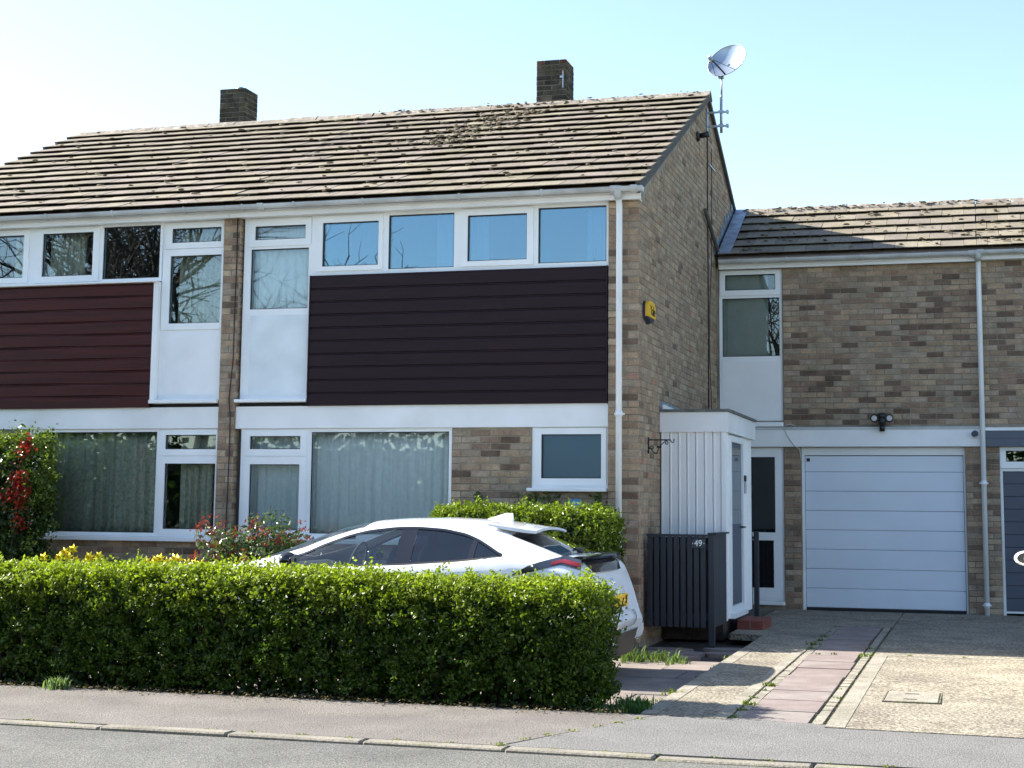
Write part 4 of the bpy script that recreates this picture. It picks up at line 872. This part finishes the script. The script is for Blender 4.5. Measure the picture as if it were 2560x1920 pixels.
def make_car(paint, label, loc, rz, plate=True, extra=None):
    c = thing('parked_car', label, 'car', loc, None, rz); L = dict(local=True)
    B = mb()
    for sg in (-1, 1):
        B.grid(lambda u, v: (lambda x, p: (x, sg*p[0], p[1]))(-2.25+4.5*u, low_pt(-2.25+4.5*u, v)), 90, 12)
        patch(B, -2.25, -.62, zb, zr, sg, 0, 30, 3); patch(B, -.62, 1.375, zhi, zr, sg, 0, 40, 2); patch(B, 1.375, 2.25, zb, zr, sg, 0, 24, 3)
        B.grid(lambda u, v: (-2.25+4.5*u, sg*(wm(-2.25+4.5*u)-.14)*(1-v), zlo(-2.25+4.5*u)), 30, 2)
    tpatch(B, -2.25, -1.0, 0, 1); tpatch(B, -1.0, .02, 0, .13); tpatch(B, .02, 1.38, 0, 1); tpatch(B, 1.38, 1.86, 0, .07); tpatch(B, 1.86, 2.25, 0, 1)
    for xe in (-2.25, 2.25):   # closed ends
        pr = [low_pt(xe, k/8) for k in range(9)]+[top_pt(xe, k/4) for k in range(5)]; po = pr+[(-a, b) for a, b in pr[::-1]]
        B.add([(xe, a, b) for a, b in po], [tuple(range(len(po)))])
    body = B.build('body', paint, c, **L)
    for nm, m, a, b in (('windscreen', 'car_glass', -1.0, .02), ('rear_screen', 'car_tint', 1.38, 1.86)):
        B = mb(); tpatch(B, a, b, .13 if a < 0 else .07, 1, .002); B.build(nm, m, c, **L)
    for a_, b_ in ((1.378, 1.46), (1.82, 1.862)):
        B = mb(); tpatch(B, a_, b_, .07, 1, .004, 4, 6); B.build('screen_border', 'car_black', c, **L)
    lo = lambda x: zb(x)+.008
    for sg in (-1, 1):
        for a, b, m, nm in ((-.60, .42, 'car_glass', 'front_window'), (.56, 1.075, 'car_tint', 'rear_window'), (1.125, 1.36, 'car_tint', 'quarter_window')):
            B = mb(); patch(B, a, b, lo, lambda x: max(zhi(x)-.012, lo(x)+.001), sg, -.006); B.build(nm, m, c, **L)
        B = mb(); patch(B, .42, .56, lo, zhi, sg, .001, 4); patch(B, 1.075, 1.125, lo, zhi, sg, .001, 3); patch(B, -.62, -.60, lo, zhi, sg, .001, 2); patch(B, -.62, 1.372, lambda x: max(zhi(x)-.016, lo(x)), lambda x: zhi(x)+.004, sg, .003, 50, 1); B.build('window_trim', 'car_black', c, **L)
        B = mb(); patch(B, -.62, 1.372, lambda x: zb(x)-.006, lambda x: zb(x)+.010, sg, .004, 40, 1); B.build('belt_strip', 'chrome' if False else 'car_trim', c, **L)
        # door mirror
        mr = mb().blob((-.50, sg*1.0, .985), (.075, .115, .07), 14, 9).build('door_mirror', 'car_black' if paint == 'car_white' and not extra else paint, c, **L)
        mb().tube([(-.52, sg*.86, .945), (-.50, sg*.95, .965)], .022, 8).build('mirror_arm', 'car_black', mr, **L)
        B = mb(); B.add([(-.43, sg*(1.0+.088*math.cos(k*math.pi/8)), .988+.05*math.sin(k*math.pi/8)) for k in range(16)], [tuple(range(16))[::sg]]); B.build('mirror_glass', 'chrome', mr, **L)
        # tail lamp, laid on the body surface
        def by_(x, z):
            if z >= zb(x): return side_y(x, z)
            vs_ = [low_pt(x, k/24) for k in range(25)]; return float(np.interp(z, [p[1] for p in vs_], [p[0] for p in vs_]))
        def lampz(x): return float(np.interp(x, [1.48, 1.70, 1.88, 2.04], [.895, .972, 1.022, .985])), float(np.interp(x, [1.48, 1.62, 1.88, 2.04], [.004, .030, .036, .040]))
        def lp(x, v, o): zc_, hh = lampz(x); z = zc_+hh*(2*v-1); return (x, sg*(by_(x, z)+o), z)
        B = mb(); B.grid(lambda u, v: lp(1.48+.56*u, v, .010), 20, 4); B.grid(lambda u, v: lp(1.48+.56*u, v, -.03), 20, 4); B.grid(lambda u, v: lp(1.48+.56*u, 1, .010-.04*v), 20, 1); B.grid(lambda u, v: lp(1.48+.56*u, 0, .010-.04*v), 20, 1); tl = B.build('tail_lamp', 'smoke_lens', c, **L)
        B = mb(); B.grid(lambda u, v: lp(1.80+.23*u, .22+.42*v, .015), 12, 3); B.grid(lambda u, v: lp(1.80+.23*u, .22, .005+.01*v), 12, 1); B.build('red_lens', 'red_lens', tl, **L)
        # wheels
        for xw in (-1.36, 1.34):
            wv = mb().tube([(xw, sg*.70, .315), (xw, sg*.90, .315)], .315, 28).build('wheel', 'tyre', c, **L); mb().tube([(xw, sg*.895, .315), (xw, sg*.908, .315)], [.215, .205], 24).build('rim', 'alloy', wv, **L)
        for xw in (-1.36, 1.34): mb().tube([(xw, sg*.80, .32), (xw, sg*.8965, .32)], .36, 28).build('wheel_arch', 'car_trim', c, **L)
        # corner winglet of the bumper and headlamp
        B = mb(); B.add([(2.10, sg*.80, .42), (2.235, sg*.755, .34), (2.19, sg*.77, .27), (2.10, sg*.82, .30), (2.10, sg*.76, .42), (2.225, sg*.72, .34), (2.18, sg*.73, .27), (2.10, sg*.76, .30)], [(0, 1, 2, 3), (7, 6, 5, 4), (0, 4, 5, 1), (1, 5, 6, 2), (2, 6, 7, 3), (3, 7, 4, 0)]); B.build('bumper_winglet', paint, c, **L)
        B = mb(); patch(B, -2.18, -1.85, lambda x: zb(x)-.0, lambda x: zr(x)-.005, sg, .006, 8, 2); B.build('headlamp', 'smoke_lens', c, **L)
    # spoilers
    def spo(u, v, t): x = 1.16+.42*u; y = (v-.5)*2*(.55-.04*u); return (x, y, 1.338-.055*u-.03*abs(v-.5)*2*abs(v-.5)*2-(0 if t else .012+.022*u*(1-u)*2+.01*u))
    B = mb(); B.grid(lambda u, v: spo(u, v, 1), 10, 12); B.grid(lambda u, v: spo(1-u, v, 0), 10, 12)
    B.grid(lambda u, v: spo(1, u, 1-v), 12, 1); B.grid(lambda u, v: spo(u, 0, v), 10, 1); B.grid(lambda u, v: spo(u, 1, 1-v), 10, 1); B.build('roof_spoiler', paint, c, **L)
    B = mb(); n_ = 20
    for k in range(n_+1): pass
    prf = [(-.02, -.012), (-.03, .012), (.07, .03), (.115, .026), (.115, .008), (.05, -.02)]
    V = []; 
    for k in range(n_+1):
        y = -.70+1.40*k/n_; q = 1-abs(y/.70)**3; xo = 1.945+.045*q-.02*(1-q); V += [(xo+a, y, 1.022+.012*q+b) for a, b in prf]
    B.add(V, [(k*6+j, (k+1)*6+j, (k+1)*6+(j+1) % 6, k*6+(j+1) % 6) for k in range(n_) for j in range(6)]+[tuple(range(6))[::-1], tuple(n_*6+j for j in range(6))]); B.build('lower_spoiler', 'car_black', c, **L)
    def rx(z): return float(np.interp(z, [.3, .45, .55, .69, .85, .99, 1.04], [2.26, 2.255, 2.225, 2.178, 2.128, 2.068, 1.96]))
    def rpatch(nm, m, y0, y1, za, zb_, off, nz=4, taper=0.):
        B = mb(); B.grid(lambda u, v: (lambda z: (rx(z)+off-.06*abs((y0+(y1-y0)*u)/.7)**3, (y0+(y1-y0)*u)*(1-taper*v), z))(za+(zb_-za)*v), 12, nz)
        B.grid(lambda u, v: (lambda z: (rx(z)+off-.03-.06*abs((y0+(y1-y0)*u)/.7)**3, (y0+(y1-y0)*u)*(1-taper*v), z))(za+(zb_-za)*v), 12, nz); return B.build(nm, m, c, **L)
    rpatch('lower_screen', 'car_black', -.60, .60, .915, 1.02, .012)
    rpatch('plate_recess', paint, -.34, .34, .55, .78, .004)
    dif = mb()
    def dp(u, v, o=0):
        y = -.80+1.60*u; z = .20+.20*v; return (2.225+.04*v+.01-.16*abs(y/.8)**4+o, y, z)
    dif.grid(lambda u, v: dp(u, v), 16, 3); dif.grid(lambda u, v: dp(1-u, v, -.12), 16, 3); dif.grid(lambda u, v: (dp(u, 0)[0]-.12*v, dp(u, 0)[1], .20), 16, 1); dif.build('rear_diffuser', 'car_trim', c, **L)
    bs = mb().grid(lambda u, v: (2.238+.03*math.sin(v*math.pi)-.15*abs(-1+2*u)**4, -.80+1.6*u, .40+.16*v), 18, 5).build('rear_bumper', paint, c, **L)
    if plate:
        np_ = mb().cbox(2.198, 2.214, -.26, .26, .60, .712, .004).build('number_plate', 'plate_yellow', c, **L)
        me = textmesh('HF', .105); me.materials.clear(); me.materials.append(MATS['black_paint']); o = bpy.data.objects.new('lettering', me); COL.objects.link(o); o.parent = np_; o.location = (2.2155, .175, .656); o.rotation_euler = (R(90), 0, R(90)); o.scale = (.72, 1, 1)
        mb().tube([(2.10, -.03, .86), (2.122, -.03, .84), (2.15, -.03, .80)], .006, 6).tube([(2.10, .03, .86), (2.122, .03, .84), (2.15, .03, .80)], .006, 6).box(2.112, 2.124, -.03, .03, .828, .838).build('emblem', 'chrome', c, **L)
    # fin, wiper
    B = mb(); B.add([(.98, 0, 1.35), (1.16, 0, 1.405), (1.22, 0, 1.40), (1.23, 0, 1.33), (1.0, .035, 1.345), (1.22, .035, 1.325), (1.0, -.035, 1.345), (1.22, -.035, 1.325)], [(0, 1, 4), (1, 5, 4), (1, 2, 5), (2, 3, 5), (0, 6, 1), (1, 6, 7), (1, 7, 2), (2, 7, 3)]); B.build('antenna_fin', paint, c, **L)
    mb().tube([(1.84, .0, 1.075), (1.80, .10, 1.098), (1.79, .36, 1.098)], .010, 6).tube([(1.85, .0, 1.06), (1.83, .0, 1.095)], .022, 8).tube([(1.785, -.02, 1.10), (1.785, .42, 1.098)], .007, 5).build('wiper', 'car_black', c, **L)
    # cabin
    cb = mb().box(-1.0, 1.7, -.72, .72, .3, .55)
    cb.grid(lambda u, v: (-1.02+.35*u, -.74+1.48*v, .88+.06*math.sin(u*3)), 4, 4); cb.build('cabin_floor', 'car_cabin', c, **L)
    for xx, yy_, w_ in ((.18, -.38, .25), (.18, .38, .25), (1.02, -.36, .34), (1.02, .36, .34)):
        s_ = mb().blob((xx-.22, yy_, .60), (.27, w_, .10), 12, 7).blob((xx+.10, yy_, .84), (.09, w_*.95, .27), 12, 8).blob((xx+.16, yy_, 1.12), (.05, .13, .085), 10, 6).build('seat', 'car_cabin', c, **L)
    mb().tube([(-.42+.06*math.sin(k*math.pi/10), .38+.18*math.cos(k*math.pi/10), .93+.18*math.sin(k*math.pi/10)) for k in range(21)], .013, 6, False).build('steering_wheel', 'car_cabin', c, **L)
    mb().box(-.36, -.34, -.13, .13, 1.15, 1.21).build('rear_view_mirror', 'car_cabin', c, **L)
    return c
make_car('car_white', 'white hatchback with black roof pillars parked behind the front hedge', (-1.75, -2.9, -.128), 0)
make_car('car_white', 'white car with white door mirror standing on the next driveway', (4.875, -1.8, -.075), R(-90), plate=False, extra=True)
make_car('car_blue', 'blue hatchback parked off the left, mirrored in the ground floor window', (-10.4, -3.9, -.13), R(180), plate=False, extra=True)

# ================================================================== PLANTS
topf = lambda x: np.interp(x, [-4.5, -2.6, -1.4, -.5, .9], [.0, .02, .015, -.02, -.03])
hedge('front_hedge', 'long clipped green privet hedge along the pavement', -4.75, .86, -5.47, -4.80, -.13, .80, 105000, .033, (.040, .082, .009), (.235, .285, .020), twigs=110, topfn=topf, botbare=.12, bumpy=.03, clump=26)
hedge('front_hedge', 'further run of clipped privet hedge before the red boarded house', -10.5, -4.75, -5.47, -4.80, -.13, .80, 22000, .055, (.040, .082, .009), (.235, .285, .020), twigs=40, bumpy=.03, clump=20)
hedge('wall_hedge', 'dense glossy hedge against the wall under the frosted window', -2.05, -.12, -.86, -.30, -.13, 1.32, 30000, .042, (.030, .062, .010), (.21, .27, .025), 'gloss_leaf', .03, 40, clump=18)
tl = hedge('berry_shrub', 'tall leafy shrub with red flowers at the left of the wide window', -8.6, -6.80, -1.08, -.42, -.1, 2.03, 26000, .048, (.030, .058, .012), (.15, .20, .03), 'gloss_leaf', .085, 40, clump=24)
tl['category'] = 'shrub'
n = 2600; k = rng.choice(46, n); sp = np.c_[rng.uniform(-8.2, -6.72, 46), rng.uniform(-1.05, -.5, 46), rng.uniform(1.95, 2.13, 46)]; sp[30:] = np.c_[rng.uniform(-6.8, -6.68, 16), rng.uniform(-1.1, -.5, 16), rng.uniform(.6, 2.0, 16)]
leaves('sprigs', sp[k]+rng.normal(0, 1, (n, 3))*np.array([.05, .05, .06]), rng.normal(size=(n, 3))+np.array([0, 0, .5]), rng.uniform(.03, .055, n), lerpcol((.05, .085, .015), (.16, .21, .03), rng.random(n)), 'gloss_leaf', tl)
n = 620; k = rng.choice(9, n); cz_ = np.array([1.97, 1.90, 1.62, 1.56, 1.45, 1.42, 1.33, 1.38, 1.10]); cx_ = np.array([-6.74, -6.78, -6.80, -6.84, -6.77, -6.88, -6.80, -6.97, -6.80])
P = np.c_[cx_[k], np.full(n, -1.12), cz_[k]]+rng.normal(0, .05, (n, 3)); leaves('blossom', P, rng.normal(size=(n, 3)), rng.uniform(.022, .042, n), lerpcol((.16, .010, .007), (.30, .016, .010), rng.random(n)), 'grass', tl, .9)
# red robin
def redbush():
    t = thing('red_leaf_shrub', 'rounded shrub with red young leaves and green glossy leaves below the windows', 'shrub', (-3.8, -1.05, .2))
    n = 4200; d = rng.normal(size=(n, 3)); d /= np.linalg.norm(d, axis=1)[:, None]; d = np.sign(d)*np.abs(d)**.8; r = rng.uniform(.45, 1.0, n)[:, None]
    lob = 1+.16*np.sin(d[:, :1]*7+1)+.12*np.sin(d[:, 1:2]*9)
    P = np.array([-3.84, -1.05, .58])+d*r*lob*np.array([.68, .42, .60]); P[:, 2] = np.maximum(P[:, 2], .24)
    leaves('foliage', P, d+rng.normal(0, .6, (n, 3)), rng.uniform(.06, .105, n), lerpcol((.04, .07, .03), (.11, .15, .05), rng.random(n)), 'gloss_leaf', t, .42)
    m_ = 1500; tips = P[rng.choice(np.where(r[:, 0] > .75)[0], 95)]; k = rng.choice(95, m_); Pn = tips[k]+np.c_[rng.normal(0, .03, m_), rng.normal(0, .03, m_), np.abs(rng.normal(.03, .045, m_))]
    leaves('young_leaves', Pn, rng.normal(size=(m_, 3))*np.array([1, 1, .35]), rng.uniform(.035, .065, m_), lerpcol((.17, .022, .02), (.30, .06, .045), rng.random(m_)), 'gloss_leaf', t, .36)
    tw = mb()
    for i in range(26): e = tips[i]; tw.tube([(-3.8+random.uniform(-.1, .1), -1.05, .2), ((e[0]-3.8)/2, (e[1]-1.05)/2, .2+(e[2]-.2)*.6), tuple(e)], [.012, .008, .004], 5)
    o = tw.build('stems', 'twig', t); o['kind'] = 'stuff'
redbush()
# daffodils, each flower a part of its clump
def daffodils(label, spots, g):
    t = thing('daffodil_clump', label, 'flower', (sum(s[0] for s in spots)/len(spots), -1.2, .2), g)
    for (x, y, z) in spots:
        st = mb().tube([(x+random.uniform(-.05, .05), y+.03, .2), (x, y+.01, (z+.2)/2), (x, y, z-.03), (x, y-.025, z)], .005, 5).build('stem', 'grass_green', t)
        B = mb(); a0 = random.uniform(0, 1); tilt = random.uniform(-.3, .3)
        for i in range(6):
            a = a0+i*math.pi/3; c_, s_ = math.cos(a), math.sin(a); q = a+.42; p_ = a-.42
            B.add([(x, y-.026, z), (x+.034*math.cos(q), y-.024, z+.034*math.sin(q)), (x+.062*c_, y-.014+tilt*.03*c_, z+.062*s_), (x+.034*math.cos(p_), y-.024, z+.034*math.sin(p_)), (x, y-.020, z)], [(0, 1, 2, 3), (4, 3, 2, 1)], True)
        f = B.build('petals', 'petal', t); mb().tube([(x, y-.022, z), (x, y-.05, z-.002), (x, y-.068, z-.004)], [.013, .018, .026], 10, False).build('trumpet', 'petal', f)
    n = 90; xs_ = np.array([s[0] for s in spots]); k = rng.choice(len(spots), n)
    leaves('leaf_blades', np.c_[xs_[k]+rng.normal(0, .06, n), rng.normal(-1.17, .05, n), rng.uniform(.25, .62, n)], np.c_[rng.normal(0, 1, n), -np.ones(n), np.zeros(n)], rng.uniform(.1, .24, n), lerpcol((.05, .12, .03), (.09, .17, .04), rng.random(n)), 'leaf', t, .12)
mat('grass_green', (.08, .16, .03), .6, .1)
YD = -1.25
daffodils('yellow daffodils beside the tall red flowered shrub', [(-6.36, YD, .735), (-6.22, YD+.05, .70), (-6.10, YD, .80), (-6.04, YD-.02, .745), (-6.16, YD, .745), (-5.98, YD+.03, .71), (-6.0, YD, .83), (-5.80, YD, .755), (-5.74, YD+.04, .71), (-5.68, YD, .76), (-5.82, YD-.03, .70)], 'yellow daffodil clumps')
daffodils('yellow daffodils between the hedge and the red leaved shrub', [(-5.10, YD, .715), (-5.02, YD+.04, .735), (-4.94, YD, .75), (-4.86, YD, .71), (-4.78, YD+.02, .755), (-4.72, YD, .745), (-4.62, YD, .70), (-4.54, YD+.03, .71), (-4.46, YD, .69), (-5.0, YD-.05, .69)], 'yellow daffodil clumps')
# creeper on the wall, weeds, grass
n = 420; k = rng.random(n); xs_ = np.where(k < .2, rng.normal(-1.80, .03, n), np.where(k < .6, rng.normal(-1.18, .10, n), np.where(k < .8, rng.normal(-.98, .06, n), rng.normal(-.45, .05, n))))
t = thing('creeper', 'small green creeper climbing the brick wall under the frosted window', 'creeper', (-1.1, .03, 1.3))
leaves('foliage', np.c_[xs_, rng.uniform(.0, .045, n), 1.25+rng.random(n)**1.6*.24], np.c_[rng.normal(0, .4, n), -np.ones(n), rng.normal(.2, .4, n)], rng.uniform(.025, .045, n), lerpcol((.04, .085, .015), (.11, .17, .03), rng.random(n)), 'leaf', t, .8)
mb().tube([(-1.18, .047, 1.15), (-1.2, .046, 1.3), (-1.14, .046, 1.46)], .005, 5).tube([(-1.8, .046, 1.2), (-1.81, .046, 1.5)], .004, 5).build('stem', 'twig', t)
def blades(name, label, pts, h, col, cat, n_per, spread, structured=None):
    t = thing(name, label, cat, (sum(p[0] for p in pts)/len(pts), sum(p[1] for p in pts)/len(pts), -.12)); V = []; Fc = []; C = []
    for (x, y, z, s) in pts:
        for i in range(int(n_per*s)):
            a = random.uniform(0, 6.28); px, py = x+random.gauss(0, spread*s), y+random.gauss(0, spread*.8*s); hh = h*s*random.uniform(.5, 1.1); ln = random.uniform(.2, .9)*hh; w_ = .004+.003*s; k = len(V)
            dx, dy = math.cos(a), math.sin(a); V += [(px-dy*w_, py+dx*w_, z), (px+dy*w_, py-dx*w_, z), (px+dx*ln*.4+dy*w_*.8, py+dy*ln*.4-dx*w_*.8, z+hh*.65), (px+dx*ln*.4-dy*w_*.8, py+dy*ln*.4+dx*w_*.8, z+hh*.65), (px+dx*ln, py+dy*ln, z+hh*random.uniform(.7, 1))]
            Fc += [(k, k+1, k+2, k+3), (k+3, k+2, k+4)]; q = random.uniform(.7, 1.3); C += [tuple(c_*q for c_ in col)]*5
    B = MB(); B.v = V; B.f = Fc; B.sm = [False]*len(Fc); B.col = C; o = B.build('blades', 'grass', t); o['kind'] = 'stuff'; return t
blades('grass_tuft', 'long grass growing beside the rear bumper of the white car', [(random.uniform(.2, .72), random.uniform(-1.75, -1.2), -.14, random.uniform(.5, 1.3)) for i in range(16)], .13, (.085, .13, .03), 'grass', 17, .06)
blades('grass_tuft', 'rough grass at the end of the front hedge by the drive', [(1.0+.05*i*random.uniform(.2, 1), -5.35+random.uniform(-.1, .35), -.14, random.uniform(.6, 1.1)) for i in range(-2, 5)]+[(.99, -5.2+.1*i, -.14, .8) for i in range(5)], .13, (.055, .12, .02), 'grass', 60, .06)
wp = [(1.183, -5.0+.42*i+random.uniform(-.15, .15), -.11, random.uniform(.3, .9)) for i in range(12)]+[(1.185, -1.45, -.1, 1.3), (1.18, -2.3, -.1, 1), (1.18, -4.3, -.1, 1.2)]
blades('weeds', 'patchy weeds in the joint beside the left concrete strip', wp, .06, (.12, .155, .03), 'weeds', 26, .028)
blades('weeds', 'patchy weeds down the left edge of the paved path', [(1.815+random.uniform(-.01, .02), y_, dz(y_)-.02, s_) for y_, s_ in [(-5.5, .8), (-5.1, .9), (-4.8, 1.1), (-4.4, .7), (-3.9, .6), (-3.6, 1.0), (-3.0, .5), (-1.2, .5), (-.4, .9), (.0, 1.1), (.5, .9), (1.0, .8), (1.6, .6)]], .055, (.11, .145, .03), 'weeds', 30, .03)
blades('weeds', 'patchy weeds down the right edge of the paved path', [(2.385+random.uniform(-.02, .04), y_, dz(y_)-.02, s_) for y_, s_ in [(-4.9, .5), (-4.2, .7), (-3.6, .6), (-3.2, .5), (-2.4, .5), (-1.0, 1.2), (-.8, 1.0), (-.2, .8), (.4, .6), (1.2, .5)]]+[(2.1, -.95, dz(-1), .6), (1.95, -.98, dz(-1), .5), (2.8, -.88, dz(-1), .5), (3.3, -.87, dz(-1), .5)], .045, (.12, .155, .03), 'weeds', 26, .03)
blades('weeds', 'small pale weed at the foot of the hedge on the pavement', [(-3.35, -5.62, -.10, 1.2)], .10, (.16, .22, .10), 'weeds', 70, .035)
blades('weeds', 'thin weeds along the back of the kerb', [(x_, -7.02, -.122, random.uniform(.25, .55)) for x_ in np.arange(-3, 3, .33)]+[(.63+.1*i, -7.0+.21*i, -.115+.004*i, .5) for i in range(7)], .028, (.17, .20, .03), 'weeds', 26, .05)
n = 2600; t = thing('leaf_litter', 'dry leaves and twigs lying under the front hedge', 'leaf litter', (-1.8, -5.5, -.1)); t['kind'] = 'stuff'
leaves('dead_leaves', np.c_[rng.uniform(-4.6, 1.1, n), -5.53+rng.normal(0, .10, n), np.full(n, -.075)+rng.uniform(-.02, .02, n)], np.c_[rng.normal(0, .4, (n, 2)), np.ones(n)], rng.uniform(.012, .035, n), lerpcol((.10, .075, .045), (.20, .15, .09), rng.random(n)), 'grass', t, .5)

# ================================================================== ACROSS THE STREET (seen in the window panes)
def bare_tree(label, x, y, h, seed, twigs=1.0):
    rd = random.Random(seed); t = thing('bare_tree', label, 'tree', (x, y, -.2), 'bare trees across the street'); tr = mb(); cr = mb()
    def grow(p, d, ln, r, lev):
        k = 3; pts = [p]; 
        for i in range(k):
            d = (d+Vector((rd.gauss(0, .12), rd.gauss(0, .12), rd.gauss(.04, .08)))).normalized(); p = p+d*ln/k; pts.append(p)
        (tr if lev < 1 else cr).tube(pts, [r*(1-.35*i/k) for i in range(k+1)], 7 if lev < 2 else 3, False)
        if lev >= 6: return
        for _ in range(3 if lev < 4 else 2):
            q = pts[rd.randint(1, 3)] if lev else pts[-1]; a = Vector((rd.gauss(0, 1), rd.gauss(0, 1), rd.gauss(.15, .6))).normalized()
            grow(q, (d*.62+a*.62).normalized(), ln*rd.uniform(.62, .85), r*.6, lev+1)
    grow(Vector((x, y, -.25)), Vector((0, 0, 1)), h*.3, h*.018, 0); tr.build('trunk', 'bark', t); o = cr.build('crown', 'bark', t); o['kind'] = 'stuff'
for i, (x, y, h) in enumerate([(-26, -30, 19), (-21.5, -27, 16), (-31, -33, 20), (-18.6, -32, 13.5), (-4.2, -30, 15), (-36, -27, 18), (-23.5, -34, 18)]):
    bare_tree('leafless street tree with spreading branches across the road', x, y, h, 20+i)
def clump(name, label, x0, x1, y0, y1, z1, n, size, cA, cB):
    t = thing(name, label, 'hedge', ((x0+x1)/2, (y0+y1)/2, -.2)); P = np.c_[rng.uniform(x0, x1, n), rng.uniform(y0, y1, n), rng.random(n)]
    P[:, 2] = -.2+P[:, 2]*(z1+.35*z1*np.sin(P[:, 0]*.9)*np.sin(P[:, 0]*.37+1)); leaves('foliage', P, rng.normal(size=(n, 3)), rng.uniform(.6, 1.3, n)*size, lerpcol(cA, cB, rng.random(n)), 'leaf', t, .7)
    mb().box(x0+.3, x1-.3, y0+.4, y1-.4, -.2, z1*.62).build('stems', 'twig', t)
clump('reflection_hedge', 'tall dark evergreen hedge added across the road to darken the ground floor reflections', -48, 26, -20.5, -18.6, 4.3, 42000, .26, (.02, .04, .012), (.06, .10, .025))  # unseen hedge, added and made tall so the ground floor panes mirror dark
structure(mb().add([(-60, -16.0, -.12), (60, -16.0, -.12), (60, -13.6, -.12), (-60, -13.6, -.12)], [(0, 1, 2, 3)]).build('far_pavement', 'pavement'))
